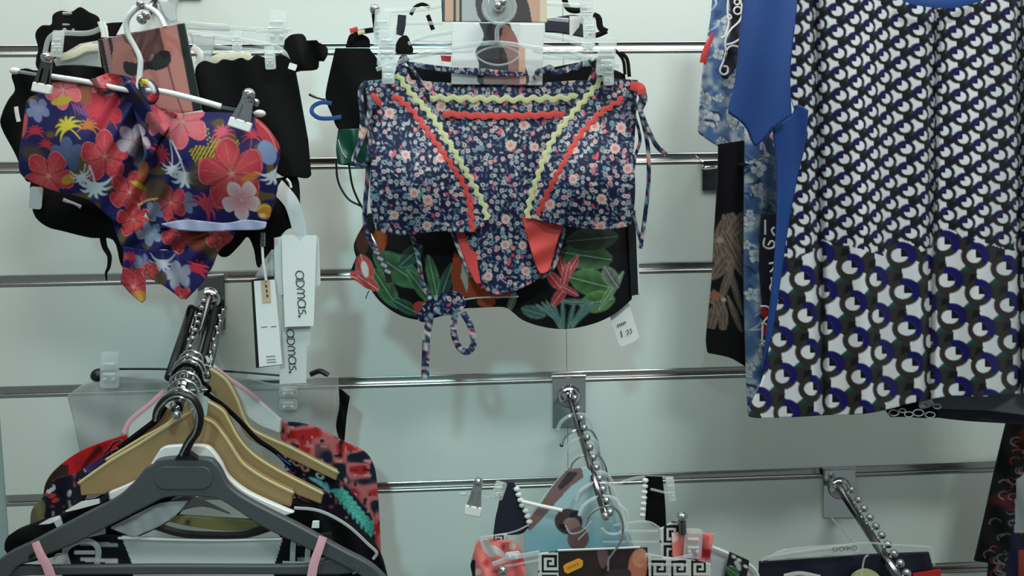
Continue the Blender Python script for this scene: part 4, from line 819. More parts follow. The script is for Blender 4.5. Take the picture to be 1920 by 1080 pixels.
# back blouse in light blue
o = sheet('printed_blouse', closed([(1340, -40, 1), (1400, -40, 1), (1396, 60), (1384, 140), (1372, 208), (1396, 236, 1), (1394, 262), (1380, 283, 1), (1362, 282), (1338, 268), (1312, 250, 1), (1310, 236), (1316, 160), (1324, 90), (1334, 30)], 4), .12, M['crepe'], lambda X, Y: bluefloral(X, Y, 3), step=1.8, relief=lambda X, Y: .006*np.sin((X+.1*Y)/9.), th=.004)
tag(o, 'light blue flowered blouse sleeve, leftmost of the hanging dresses', 'blouse', 'dresses hanging on the right')
o = sheet('embroidered_panel', closed([(1366, -20, 1), (1398, -20, 1), (1392, 60), (1380, 126, 1), (1364, 148, 1), (1352, 140), (1360, 100), (1372, 50)], 4), .135, M['navy'], relief=folds(.002, 8)); tag(o, 'navy panel with white scroll embroidery beside the light blue sleeve', 'dress', 'dresses hanging on the right')
for pts in ([(1366, -10), (1364, 20), (1366, 44), (1360, 66), (1352, 72)], [(1388, 0), (1392, 22), (1386, 40), (1370, 56), (1360, 76), (1362, 100)], [(1362, 100), (1356, 116), (1350, 132), (1356, 140), (1364, 136), (1364, 126), (1356, 124)], [(1392, 70), (1376, 80), (1362, 84)], [(1390, 90), (1374, 86), (1364, 92), (1358, 110)]):
    B().tube([(x, y, .139) for x, y in pts], 4, n=6).mk('white_scroll', M['white'], o)
for cx, cy, r in ((1383, 20, 7), (1367, 32, 4), (1382, 4, 5)): B().tube([(cx+r*math.cos(a*math.pi/4), cy+r*math.sin(a*math.pi/4), .139) for a in range(8)], 3.5, n=6, close=True).mk('white_scroll', M['white'], o)
o = B().ribbon([(1340, 38, .11), (1332, 70, .115), (1322, 98, .118), (1318, 118, .118)], 8, wend=13).mk('red_tag', M['red']); tag(o, 'narrow red tag poking out left of the light blue sleeve', 'tag')
# black blouse with taupe leaves
def taupe(X, Y):
    C = fill(len(X), (13, 12, 14)); C *= (.8+.3*vnoise(X, Y, 30, 2))[:, None]
    for a in ((1375, 430, 90, 34, 1.2), (1384, 420, 60, 26, 2.2), (1352, 440, 70, 24, 1.8), (1362, 470, 90, 26, .8), (1380, 480, 110, 26, 1.1), (1346, 480, 60, 20, 1.4), (1352, 500, 60, 26, 2.2), (1362, 530, 90, 16, 1.9), (1378, 540, 110, 12, 1.3), (1338, 560, 50, 22, .5), (1350, 575, 70, 22, 1.2), (1334, 600, 60, 24, 1.8), (1356, 600, 56, 18, 1.6), (1378, 590, 80, 12, 1.2)): leaf(C, X, Y, *a, (122, 108, 96), (152, 140, 128), (46, 38, 36))
    ell(C, X, Y, 1350, 450, 7, 6, 0, (150, 132, 112)); ell(C, X, Y, 1342, 555, 9, 8, 0, (142, 88, 62)); ell(C, X, Y, 1357, 562, 5, 4, 0, (176, 160, 140)); mix(C, (Y > 616+.1*(X-1330))*1., (12, 11, 14)); mix(C, (Y < 404-.2*(X-1345))*1., (13, 12, 17)); return C
o = sheet('leaf_print_blouse', closed([(1348, 270, 1), (1402, 262, 1), (1402, 690, 1), (1386, 680), (1366, 670), (1328, 662, 1), (1325, 640), (1328, 600), (1336, 520), (1340, 440), (1346, 340)], 3), .14, M['crepe'], taupe, step=1.8, relief=lambda X, Y: .006*np.sin((X+.05*Y)/11.), th=.004); tag(o, 'black blouse with taupe leaf print hanging behind the light blue strip', 'blouse', 'dresses hanging on the right')
o = sheet('blue_strip_dress', closed([(1398, 250, 1), (1450, 240, 1), (1468, 400), (1470, 600), (1440, 770), (1430, 782, 1), (1404, 780, 1), (1400, 700), (1396, 560), (1396, 400)], 3), .16, M['crepe'], lambda X, Y: (lambda C: (mix(C, np.clip((X-1430+.05*(Y-360))/10, 0, 1)*(Y < 500)*.7, (40, 62, 80)), C)[1])(bluefloral(X, Y, 8)), step=1.8, relief=lambda X, Y: .007*np.sin((X-.04*Y)/10.), th=.004); tag(o, 'long light blue flowered dress showing as a strip left of the royal blue side', 'dress', 'dresses hanging on the right')
t = o
sheet('embroidered_edge', closed([(1428, 400, 1), (1456, 400, 1), (1452, 560), (1440, 680, 1), (1432, 690), (1430, 580), (1424, 500)], 3), .168, M['navy'], None, t)
for pts in ([(1435, 412), (1435, 440)], [(1434, 446), (1432, 460), (1440, 466), (1450, 464), (1452, 456), (1446, 452), (1440, 460)], [(1452, 426), (1447, 432), (1452, 442)], [(1442, 494), (1452, 494), (1450, 504), (1444, 510)], [(1446, 520), (1448, 530), (1444, 540), (1450, 552), (1445, 570), (1450, 584)], [(1426, 574), (1440, 576), (1444, 590), (1432, 604), (1442, 612), (1444, 628), (1432, 642), (1428, 646)], [(1430, 604), (1430, 640), (1438, 656)]):
    B().tube([(x, y, .2) for x, y in pts], 4, n=6).mk('white_scroll', M['white'], t)
for p in ([(1428, 578), (1438, 580), (1440, 590), (1434, 597), (1429, 590)], [(1430, 612), (1438, 612), (1441, 622), (1434, 630), (1430, 626)]): B().prism(closed(p, 3), .1715, .001).mk('red_patch', M['red'], t)
B().tube([(1452, 246, .175), (1446, 256, .176), (1452, 264, .176), (1452, 274, .175)], 5, n=6).mk('pink_scroll', M['pink'], t)
# ring print dress with blue sides
t = thing('ring_print_dress', 'long dress with blue sleeve and black white and blue ring print', 'dress', (1660, -20, .24), 'dresses hanging on the right')
def ringp(X, Y): return rings(X, Y)
sheet('skirt_front', closed([(1494, -40, 1), (1560, -110), (1676, -142, 1), (1696, -40), (1730, -4), (1766, 3), (1800, -4), (1834, -40), (1856, -142, 1), (1960, -110), (2020, -40, 1), (2010, 740, 1), (1930, 738), (1880, 741), (1840, 744), (1790, 742), (1760, 746), (1730, 752), (1700, 758), (1672, 766), (1620, 776), (1560, 778), (1490, 782), (1424, 784), (1404, 781, 1), (1410, 755), (1432, 705), (1452, 600), (1470, 480), (1490, 360), (1508, 270), (1512, 215), (1490, 204, 1), (1472, 150), (1470, 100), (1480, 40)], 4), .235, M['crepe'], ringp, t, step=1.9, th=.002, relief=dfold)
sheet('sleeve', closed([(1400, -40, 1), (1440, -84), (1548, -116, 1), (1500, -50), (1494, 20), (1486, 90), (1482, 140), (1484, 206), (1486, 216, 1), (1462, 232), (1446, 244), (1432, 262), (1418, 274, 1), (1410, 262), (1402, 242), (1388, 226), (1367, 211, 1), (1370, 190), (1380, 150), (1388, 70)], 4), .25, M['blue'], None, t, step=3, th=.004, relief=lambda X, Y: .010*gauss(X, Y, 1440, 100, 50, 160)+.003*np.sin((X+.2*Y)/17.))
sheet('side_panel', closed([(1450, 240, 1), (1486, 214), (1494, 196), (1516, 206, 1), (1510, 270), (1494, 340), (1476, 440), (1462, 540), (1446, 640), (1434, 690), (1430, 694, 1), (1436, 640), (1448, 540), (1456, 440), (1458, 340)], 4), .238, M['blue'], None, t, step=3, th=.003, relief=lambda X, Y: .004*np.sin((X-.05*Y)/14.))
B().ribbon([(1694, -6, .252), (1720, 2, .254), (1760, 7, .256), (1800, 5, .255), (1840, -6, .252)], 16).mk('neckline', M['blue'], t)
t = thing('grey_dress', 'slate grey dress with a navy hem and lace end, below the ring print hem', 'dress', (1840, 740, .19), 'dresses hanging on the right')
sheet('body', closed([(1720, 700, 1), (1990, 690, 1), (1990, 778, 1), (1930, 779), (1900, 776), (1850, 770), (1800, 768), (1756, 766, 1)], 3), .2, M['slate'], None, t, relief=folds(.003, 40))
sheet('hem_band', closed([(1730, 758, 1), (1800, 764), (1880, 770), (1990, 774, 1), (1990, 800), (1888, 794), (1820, 790), (1764, 784), (1734, 778, 1)], 3), .19, M['navy'], None, t)
sheet('lace_base', closed([(1660, 768, 1), (1700, 752), (1744, 752, 1), (1762, 780), (1740, 784), (1700, 782), (1670, 782, 1)], 3), .205, M['black'], None, t)
for cx, cy, rx in ((1676, 774, 9), (1692, 770, 6), (1704, 777, 8), (1722, 774, 10), (1744, 778, 9), (1757, 762, 7), (1735, 758, 8)): B().tube([(cx+rx*math.cos(a*math.pi/4), cy+rx*.6*math.sin(a*math.pi/4), .21) for a in range(8)], 2.4, n=5, close=True).mk('lace_scallop', M['strap'], t)
B().prism(closed([(1724, 754), (1744, 748), (1752, 756), (1742, 764), (1726, 766)], 3), .209, .001).mk('lace_film', M['mesh'], t)
def paisley(X, Y):
    C = fill(len(X), (15, 14, 17)); v = vnoise(X, Y, 24, 4); mix(C, np.clip((v-.5)*3, 0, 1)*(Y < 960), (70, 26, 30)); rg = np.random.RandomState(5)
    for k in range(130):
        cx, cy = rg.uniform(1855, 1960), rg.uniform(800, 1110)
        if cx < 1890-.28*(cy-800)+22: continue
        a = rg.rand()*6; r = rg.uniform(6, 14); line(C, X, Y, [(cx+r*math.cos(a+b), cy+r*.7*math.sin(a+b)) for b in (0, .8, 1.7, 2.6, 3.3)], 2.6, 1.2, (112, 114, 116) if rg.rand() < .7 else (140, 50, 44))
    pol(C, X, Y, [(1906, 900), (1930, 880), (1930, 1000), (1902, 998)], (150, 156, 160)); pol(C, X, Y, [(1896, 1000), (1930, 1004), (1930, 1090), (1884, 1090)], (22, 26, 56)); mix(C, ((X > 1910) & (Y > 1030))*1., (150, 60, 52)); return C
o = sheet('paisley_dress', closed([(1889, 794, 1), (1990, 780, 1), (1990, 1130, 1), (1850, 1130, 1), (1856, 1056, 1), (1829, 1052, 1), (1846, 980), (1868, 880)], 3), .1, M['crepe'], paisley, step=2, th=.004, relief=folds(.005, 16)); tag(o, 'dark paisley dress at the lower right edge, slanting hem', 'dress')

# ================================================================== LEFT BOTTOM: hook with clothes hangers
baseB, tipB = P(392, 560, .012), P(332, 770, .272)
t = thing('display_hook', 'chrome hook below the tropical bikini crowded with hanger hooks', 'hook', (392, 556, .01), 'chrome display hooks on the slatwall')
B().prism(sharp([(370, 517), (420, 516), (422, 618), (374, 620)]), .004, .003).mk('wall_plate', M['chromed'], t, smooth=False, bevel=.0006)
B().tube([(388, 518, .006), (420, 516, .006)], 6, n=10).mk('top_roll', M['chrome'], t)
V, Fc = lathe(P(392, 560, .004), (0, -1, 0), [(0, .0165), (.003, .016), (.007, .0125), (.010, .008), (.011, .004)]); mk('dome', V, Fc, M['chrome'], t)
dn = tipB-baseB; ln = np.linalg.norm(dn)
V, Fc = lathe(baseB, dn, [(0, .0055), (ln, .0055)], 12); mk('rod', V, Fc, M['chromed'], t)
for off, mt_, rr_ in ((-.022, 'blackp', .0055), (-.010, 'chromed', .0045), (.010, 'blackp', .0045), (.020, 'chromed', .004)):
    V, Fc = lathe(baseB+np.array([off, -.004, -.012]), dn, [(0, rr_), (ln*.66, rr_)], 10); mk('side_rod', V, Fc, M[mt_], t)
    if mt_ == 'chromed':
        for k in range(11):
            q = PX(baseB+np.array([off+.0015*(-1)**k, -.0085, -.012])+dn*(.04+.6*k/10)); B().ball(*q, 4.0, sy=1.5).mk('notch', M['chrome'], t)
for k in range(13):
    q = PX(baseB+dn*(.08+.92*k/12)+np.array([-.004, 0, .006])); B().ball(*q, 5.2).mk('stop_ball', M['chrome'], t)
B().ball(331, 778, .276, 9).mk('end_ball', M['chrome'], t)
def along(f, dx=0, dz=0): return PX(baseB+dn*f+np.array([dx, 0, dz]))
def wire_hook(par, f, sx, r, wpx, mat, neck, name='hook'):
    """hanger hook looping over the rod at fraction f, ending at neck=(x, y, d)"""
    x, y, d = along(f, 0, .006); e = neck
    B().tube([(x-sx*r*1.05, y+r*.75, d), (x-sx*r*.85, y+r*.05, d), (x-sx*.1*r, y-r*.42, d), (x+sx*r*.8, y-r*.05, d), (x+sx*r*1.1, y+r*.8, d), (e[0]+sx*r*.35, (y+r*.8)*.45+e[1]*.55, d), e], wpx, n=8).mk(name, M[mat], par)
# translucent organza piece, farthest back
t = thing('organza_top', 'sheer grey organza top on a clear clip hanger behind the wooden hangers', 'top', (380, 690, .08))
for nm, pl in (('left_side', [(126, 742, 1), (160, 718), (200, 708), (240, 706), (320, 712, 1), (300, 760), (240, 806), (222, 822, 1), (150, 850, 1), (138, 790)]), ('right_side', [(410, 700, 1), (470, 710), (520, 720), (580, 708), (634, 706, 1), (636, 760), (630, 800), (640, 836, 1), (600, 820), (540, 800), (470, 780, 1)])):
    sheet(nm, closed(pl, 4), .085, M['mesh'], None, t, step=3, th=.001, relief=lambda X, Y: .002*np.sin((X*.9+Y*.15)/9.)+.0015*np.sin((Y-.4*X)/13.))
B().tube([(190, 692, .07), (300, 692, .07), (420, 696, .07), (526, 704, .07)], 4).mk('bar', M['blackp'], t)
clip_clear(t, 205, 694, .095, 36, 68, 0)
for k in range(2): clip_clear(t, 540, 735+24*k, .095, 34, 20, 0)
B().ball(186, 704, .075, 15, sy=.9).mk('clip_grip', M['blackp'], t); B().tube([(582, 702, .075), (600, 696, .075), (616, 704, .075)], 10).mk('clip_grip', M['blackp'], t)
o = sheet('black_strap', closed([(631, 738, 1), (636, 728), (656, 744, 1), (650, 780), (645, 834, 1), (630, 812)], 3), .075, M['black'], None, step=3, relief=folds(.003, 7)); tag(o, 'black strap hanging at the right end of the sheer organza top', 'strap')
# garments on the hangers
def redflor(X, Y):
    C = fill(len(X), (196, 108, 108)); v = vnoise(X, Y, 22, 6); mix(C, np.clip((v-.52)*8, 0, 1), (26, 34, 52)); mix(C, np.clip((.34-v)*8, 0, 1), (184, 38, 42)); v2 = vnoise(X, Y, 9, 8); mix(C, np.clip((v2-.74)*9, 0, 1), (30, 28, 34)); mix(C, np.clip((.2-v2)*9, 0, 1), (214, 150, 146)); mix(C, (X < 240)*1., (176, 20, 28))
    line(C, X, Y, [(186, 842), (160, 872), (148, 908)], 12, 5, (84, 16, 22)); mix(C, ((X < 128) & (Y > 870))*1., (52, 34, 32)); return C
o = sheet('red_blouse', closed([(80, 935, 1), (86, 905), (104, 880), (140, 852), (180, 834), (234, 816, 1), (240, 850), (180, 900), (120, 960, 1)], 4), .1, M['crepe'], redflor, step=2, th=.005, relief=folds(.004, 14)); tag(o, 'red garment shoulder at the left behind the wooden hangers', 'blouse', 'clothes on the lower left hook')
o = sheet('pink_floral_kimono', closed([(522, 792, 1), (560, 794), (600, 806), (650, 832), (685, 850), (702, 880), (708, 930), (712, 1000), (716, 1110, 1), (660, 1110, 1), (640, 920), (580, 880), (530, 840, 1)], 4), .105, M['crepe'], redflor, step=2, th=.005, relief=lambda X, Y: .006*np.sin((X+.2*Y)/17.)); tag(o, 'pink red and navy floral garment shoulder at the right of the hangers', 'blouse', 'clothes on the lower left hook')
def tealflor(X, Y):
    C = fill(len(X), (20, 21, 34)); v = vnoise(X, Y, 10, 3); mix(C, np.clip((v-.74)*9, 0, 1), (132, 60, 80)); mix(C, np.clip((.17-v)*9, 0, 1), (150, 150, 160))
    for k in range(8):
        leaf(C, X, Y, 636+k*8, 922+k*9, 36, 11, .1+.05*k, (70, 176, 160), (120, 214, 196)); leaf(C, X, Y, 640+k*8, 930+k*9, 34, 10, 1.7, (60, 164, 150), (110, 200, 184))
    for k in range(4): leaf(C, X, Y, 590+k*8, 900+k*5, 24, 8, .4+k*.3, (96, 176, 178), (150, 206, 204))
    for cx, cy, c in ((540, 860, (226, 214, 196)), (556, 868, (230, 170, 130)), (572, 878, (236, 150, 110)), (548, 882, (120, 60, 130)), (600, 892, (214, 220, 214)), (534, 876, (206, 200, 210)), (614, 880, (240, 200, 170))): ell(C, X, Y, cx, cy, 9, 6, .5, c); ell(C, X, Y, cx, cy, 4, 3, .5, (40, 40, 60))
    for cx, cy in ((98, 930), (88, 925), (104, 938)): ell(C, X, Y, cx, cy, 8, 4, -.3, (186, 60, 66))
    ell(C, X, Y, 70, 960, 14, 26, .3, (96, 92, 66)); ell(C, X, Y, 130, 925, 4, 7, .3, (170, 170, 176)); pol(C, X, Y, [(84, 922), (104, 910), (104, 918), (92, 926)], (190, 192, 196)); pol(C, X, Y, [(150, 872), (200, 850), (215, 858), (170, 890)], (64, 40, 84))
    return C
o = sheet('navy_floral_blouse', closed([(530, 858, 1), (556, 862), (600, 880), (640, 905), (672, 940), (700, 985), (704, 1110, 1), (560, 1110, 1), (560, 960), (540, 900)], 4), .17, M['crepe'], tealflor, step=1.9, th=.005, relief=folds(.005, 16)); tag(o, 'navy garment with teal leaves on the right shoulder of the wooden hangers', 'blouse', 'clothes on the lower left hook')
o = sheet('dark_floral_blouse', closed([(56, 988, 1), (60, 955), (82, 930), (100, 900), (140, 888), (200, 850), (234, 836, 1), (240, 862), (190, 910), (160, 930), (140, 1000, 1)], 4), .16, M['crepe'], tealflor, step=1.9, th=.005, relief=folds(.004, 12)); tag(o, 'navy flowered garment on the left under the wooden hanger tip', 'blouse', 'clothes on the lower left hook')
B().tube([(196, 850, .17), (206, 840, .17), (214, 830, .17), (228, 826, .17), (226, 838, .17), (210, 846, .17)], 4).mk('wire_trim', M['chromed'], o)
# hangers, back to front
G4 = 'hangers on the lower left hook'
def wood(label, d, f, left, right, lw_, topw, endmark=True):
    """wooden hanger: two curved arms swelling at the shoulders with a pale top edge"""
    t = thing('wooden_hanger', label, 'hanger', along(f), G4)
    wire_hook(t, f, 1, 28, 5, 'chrome', (left[0][0], left[0][1]-6, d))
    for pts, nm in ((left, 'left_arm'), (right, 'right_arm')):
        q = openspline([(x, y, w_) for x, y, w_ in pts], 6)
        poly = np.concatenate([q[:, :2], np.stack([q[::-1, 0]-.12*q[::-1, 2]*(1 if nm == 'right_arm' else -1), q[::-1, 1]+q[::-1, 2]], 1)])
        B().prism(poly, d, .010).mk(nm, M['wood'], t, smooth=False, bevel=.0016)
        B().ribbon([(x, y+topw*.3, d+.0006) for x, y in q[::3, :2]]+[(q[-1, 0], q[-1, 1]+topw*.3, d+.0006)], topw, th=.0012).mk('top_edge', M['woodshine'], t)
    return t
t = thing('padded_hanger', 'white hanger with pink edge, farthest back of the row', 'hanger', along(.62), G4)
B().prism(closed([(384, 668, 1), (402, 688), (440, 718), (480, 748), (526, 788, 1), (524, 812, 1), (484, 796), (452, 770), (430, 742), (400, 712, 1)], 4), .165, .008).mk('right_arm', M['cardg'], t, bevel=.002)
B().prism(closed([(318, 726, 1), (300, 742), (262, 776), (238, 800, 1), (240, 828, 1), (262, 812), (300, 784), (324, 756, 1)], 4), .165, .008).mk('left_arm', M['cardg'], t, bevel=.002)
B().ribbon([(404, 690, .166), (430, 710, .166), (462, 732, .166), (486, 752, .166)], 8).mk('pink_edge', M['pink'], t); B().ribbon([(308, 732, .166), (280, 758, .166), (244, 788, .166), (232, 812, .166)], 8).mk('pink_edge', M['pink'], t)
wire_hook(t, .62, 1, 22, 5, 'chrome', (388, 690, .165))
wood('wooden hanger farthest back of the four, arm reaching the pink floral garment', .185, .68, [(352, 730, 30), (320, 760, 34), (270, 800, 30), (222, 838, 22)], [(394, 690, 40), (424, 712, 46), (446, 752, 32), (470, 802, 22), (540, 836, 22), (632, 884, 18)], 0, 6)
t = thing('velvet_hanger', 'thin black hanger between the wooden ones', 'hanger', along(.74), G4)
B().ribbon([(384, 736, .2), (420, 762, .2), (450, 790, .2), (480, 822, .2), (520, 850, .2), (545, 876, .2)], 9, th=.004).mk('right_arm', M['velvet'], t); B().ribbon([(310, 762, .2), (292, 788, .2), (262, 812, .2), (222, 842, .2)], 12, th=.004).mk('left_arm', M['velvet'], t)
B().tube([(520, 852, .202), (534, 864, .202), (545, 872, .202)], 3).mk('blue_thread', M['blue'], t); wire_hook(t, .74, 1, 26, 7, 'velvet', (384, 740, .2))
wood('second wooden hanger, its arm ending above the navy teal leaves', .212, .8, [(350, 752, 44), (318, 790, 44), (262, 822, 40), (200, 860, 34)], [(390, 752, 60), (420, 772, 60), (444, 816, 44), (476, 852, 34), (530, 886, 30), (604, 924, 22)], 0, 6)
wood('front wooden hanger with the widest pale face, behind the white one', .228, .86, [(358, 770, 100), (316, 796, 110), (262, 830, 84), (205, 864, 62), (148, 904, 26)], [(366, 778, 100), (400, 792, 90), (430, 830, 66), (456, 868, 52), (500, 898, 40), (549, 922, 30)], 0, 6)
o = sheet('black_blouse', closed([(8, 1030, 1), (10, 1014), (22, 1000), (60, 985), (120, 965), (180, 935), (205, 918, 1), (300, 930), (340, 960), (250, 1010), (120, 1040), (30, 1060, 1)], 4), .225, M['black'], None, step=3, th=.012, relief=lambda X, Y: .008*gauss(X, Y, 40, 1010, 40, 30)); tag(o, 'black garment bulging left behind the dark grey hanger', 'blouse', 'clothes on the lower left hook')
o = sheet('black_shirt', closed([(440, 905, 1), (480, 930), (545, 940), (600, 962), (650, 985), (690, 1012), (714, 1050), (730, 1110, 1), (600, 1110, 1), (520, 1000), (450, 950, 1)], 4), .22, M['black'], None, step=3, th=.012, relief=folds(.004, 15)); tag(o, 'black garment behind the right arm of the dark grey hanger', 'blouse', 'clothes on the lower left hook')
o = B().tube([(552, 952, .236), (600, 958, .236), (650, 984, .236), (690, 1020, .236), (706, 1036, .236), (700, 1048, .236)], 6).mk('clear_hanger', M['clearb']); tag(o, 'thin clear hanger arm arching over the black garment on the right', 'hanger', G4)
t = thing('white_hanger', 'white hanger peeking out just behind the dark grey one', 'hanger', along(.93), G4)
B().prism(closed([(300, 842, 1), (312, 837), (345, 835), (384, 836), (400, 848), (414, 868), (428, 894), (460, 920), (500, 940), (552, 962, 1), (520, 968), (440, 950), (390, 900, 1), (300, 900, 1), (270, 922), (240, 936), (202, 938, 1), (202, 924, 1), (240, 908), (270, 890), (286, 864)], 4), .242, .008).mk('body', M['white'], t, bevel=.002)
B().prism(sharp([(186, 936), (201, 922), (204, 934), (192, 946)]), .2445, .004).mk('notch_band', M['blackp'], t); wire_hook(t, .93, 1, 30, 5, 'chrome', (352, 846, .245))
for pl in ([(122, 958), (150, 942), (188, 936), (187, 944), (150, 954), (124, 960)], [(72, 984), (90, 974), (110, 968), (112, 974), (94, 982)]): tag(B().prism(sharp(pl), .24, .003).mk('white_edge', M['white']), 'white shirt edge strip on the black garment, %s' % ('upper one' if pl[0][0] > 100 else 'lower one'), 'shirt')
o = B().prism(sharp([(100, 978), (112, 972), (116, 986), (108, 992)]), .243, .003).mk('size_tab', M['strap']); tag(o, 'pale tab over the left shoulder of the grey hanger', 'tag')
o = B().prism(sharp([(586, 978), (598, 978), (598, 990), (584, 990)]), .243, .003).mk('size_tab', M['card']); tag(o, 'white tab over the right shoulder of the grey hanger', 'tag')
# gold bar and film below the grey hanger's arch
t = thing('gold_bar_hanger', 'black and gold hanger showing through the arch of the grey hanger', 'hanger', (420, 980, .23), G4)
B().prism(closed([(300, 968, 1), (345, 968), (400, 972), (470, 976), (500, 986, 1), (440, 996), (360, 988), (310, 976)], 4), .232, .006).mk('gold_bar', M['olive'], t, bevel=.002)
B().ribbon([(292, 986, .234), (340, 1000, .234), (400, 1004, .234), (460, 1002, .234), (520, 984, .234)], 15, th=.005).mk('lower_arc', M['blackp'], t)
B().tube([(351, 979, .235), (352, 979, .239)], 9).mk('rivet', M['blackp'], t)
B().prism(closed([(275, 960, 1), (320, 938), (360, 932), (430, 964, 1), (380, 950), (330, 962), (290, 985, 1)], 3), .231, .004).mk('dark_arch', M['chromed'], t)
o = sheet('plastic_film', closed([(205, 990, 1), (260, 962), (300, 944), (352, 940, 1), (330, 966), (296, 988), (250, 1008, 1)], 3), .246, M['film'], None, step=3, relief=folds(.002, 9)); tag(o, 'crumpled clear film under the left arch of the grey hanger', 'film')
def stripes(X, Y):
    C = fill(len(X), (204, 208, 206)); pol(C, X, Y, [(128, 1000), (222, 992), (250, 1062), (252, 1120), (110, 1120)], (18, 18, 24)); pol(C, X, Y, [(534, 996), (560, 996), (650, 1000), (650, 1120), (512, 1120), (514, 1062)], (18, 18, 24))
    for y0, y1 in ((1016, 1024), (1046, 1054)): mix(C, ((Y-.06*(X-180) > y0) & (Y-.06*(X-180) < y1) & (X > 150) & (X < 222))*1., (170, 174, 174)); mix(C, ((Y > y0) & (Y < y1) & (X > 558))*1., (150, 154, 154))
    return C
o = sheet('striped_top', closed([(128, 1000, 1), (222, 1006), (380, 1012), (530, 1010), (620, 1000, 1), (640, 1110, 1), (110, 1110, 1)], 3), .228, M['crepe'], stripes, step=2.2, th=.004, relief=lambda X, Y: .004*np.sin((Y-.03*X)/12.)); tag(o, 'white top with black striped sides hanging below the grey hanger', 'top', 'clothes on the lower left hook')
B().tube([(222, 1009, .234), (380, 1013, .234), (528, 1011, .234)], 5).mk('neck_binding', M['white'], o)
t = thing('clear_hanger', 'clear hanger ends gripping the striped top below the grey hanger', 'hanger', (380, 1030, .24), G4)
for pts, w_ in (([(128, 1060, .246), (122, 1034, .246), (140, 1018, .246), (170, 1016, .246), (184, 1030, .246), (182, 1058, .246)], 11), ([(140, 1036, .246), (178, 1036, .246)], 8), ([(100, 1050, .246), (108, 1040, .246), (120, 1042, .246), (118, 1054, .246), (108, 1056, .246)], 5), ([(548, 1060, .246), (550, 1020, .246), (556, 1008, .246)], 10), ([(576, 1056, .246), (578, 1026, .246), (584, 1016, .246)], 10), ([(530, 1056, .246), (580, 1058, .246)], 9), ([(160, 1002, .246), (196, 994, .246)], 14)):
    B().tube(pts, w_, flat=.6).mk('end_loop', M['clearb'], t)
# dark grey hanger in front
t = thing('grey_hanger', 'dark grey plastic hanger in front of the lower left row, black hook', 'hanger', (345, 850, .262), G4)
B().prism(closed([(285, 872, 1), (296, 862), (330, 858), (388, 860), (404, 870), (414, 884), (430, 912), (470, 940), (560, 986), (640, 1030), (690, 1056), (722, 1084), (740, 1110, 1), (700, 1110, 1), (680, 1084), (640, 1060), (560, 1022), (490, 988), (440, 955), (405, 936), (350, 932), (310, 934), (276, 950), (210, 984), (140, 1020), (60, 1052), (30, 1066), (0, 1110, 1), (-40, 1110, 1), (-20, 1070), (10, 1040), (60, 1015), (150, 968), (215, 934), (246, 908), (262, 890), (272, 878)], 5), .262, .010).mk('body', M['grey'], t, bevel=.003)
B().prism(closed([(0, 1056, 1), (60, 1062), (300, 1060), (560, 1060), (612, 1050), (640, 1044, 1), (668, 1066, 1), (640, 1078), (400, 1078), (60, 1080), (0, 1090, 1)], 3), .258, .007).mk('cross_bar', M['grey'], t, bevel=.002)
B().prism(rrect(289, 875, 398, 918, 20), .2635, .0015).mk('neck_plate', M['grey'], t, bevel=.0012)
B().tube([(60, 1050, .262), (56, 1044, .262), (66, 1038, .262)], 6).mk('strap_notch', M['blackp'], t); B().tube([(662, 1076, .262), (670, 1070, .262), (668, 1060, .262)], 6).mk('strap_notch', M['grey'], t)
hk = [(292, 786, .272), (296, 768, .274), (312, 748, .276), (338, 740, .277), (362, 750, .276), (374, 776, .274), (370, 806, .27), (356, 828, .267), (345, 850, .264)]
B().tube(hk, 14, n=10, k=8, wend=18).mk('hook', M['blackp'], t)
B().tube([(x-4+(3 if i < 3 else -1), y+4, d+.0055) for i, (x, y, d) in enumerate(hk)], 4, n=8, k=8).mk('hook_wire', M['chrome'], t)
B().prism(closed([(327, 862, 1), (334, 852), (344, 846), (356, 850), (372, 862, 1)], 3), .264, .008).mk('hook_collar', M['blackp'], t)
o = B().ribbon([(66, 1016, .276), (76, 1040, .277), (90, 1066, .277), (104, 1110, .276)], 15, wend=20).mk('ribbon_loop', M['pink']); tag(o, 'pink hanging ribbon over the left arm of the grey hanger', 'ribbon')
o = B().ribbon([(606, 1006, .276), (598, 1030, .277), (588, 1060, .277), (580, 1110, .276)], 15, wend=18).mk('ribbon_loop', M['pink']); tag(o, 'pink hanging ribbon over the right arm of the grey hanger', 'ribbon')
# extra hanger hooks crowding the rod
for k, (f, r, wq, mt, dx, lb) in enumerate(((.12, 20, 6, 'blackp', -26, 'black hanger hook nearest the wall on the lower left hook'), (.71, 28, 4, 'chrome', 2, 'chrome hanger hook among those at the top of the wooden hangers'))):
    t = thing('hanger_hook', lb, 'hook', along(f), 'hanger hooks on the lower left rod')
    x, y, d = along(f, 0, .006)
    if mt == 'blackp': B().tube([(x-18, y+8, d), (x-30, y+4, d), (x-36, y+30, d), (x-32, y+58, d), (x-18, y+56, d), (x-12, y+30, d), (x-16, y+8, d)], 7, close=True).mk('hook', M[mt], t); B().tube([(x-34, y+40, d), (x-44, y+90, d+.02), (x-52, y+150, d+.04)], 9).mk('stem', M[mt], t)
    else: B().tube([(x-r*1.2, y+r*.9, d), (x-r*.8, y+r*.1, d), (x, y-r*.4, d), (x+r*.8, y, d), (x+r, y+r*.9, d), (x+r*.6, y+r*1.9, d), (x+r*.2, y+r*2.4, d)], wq).mk('hook', M[mt], t)

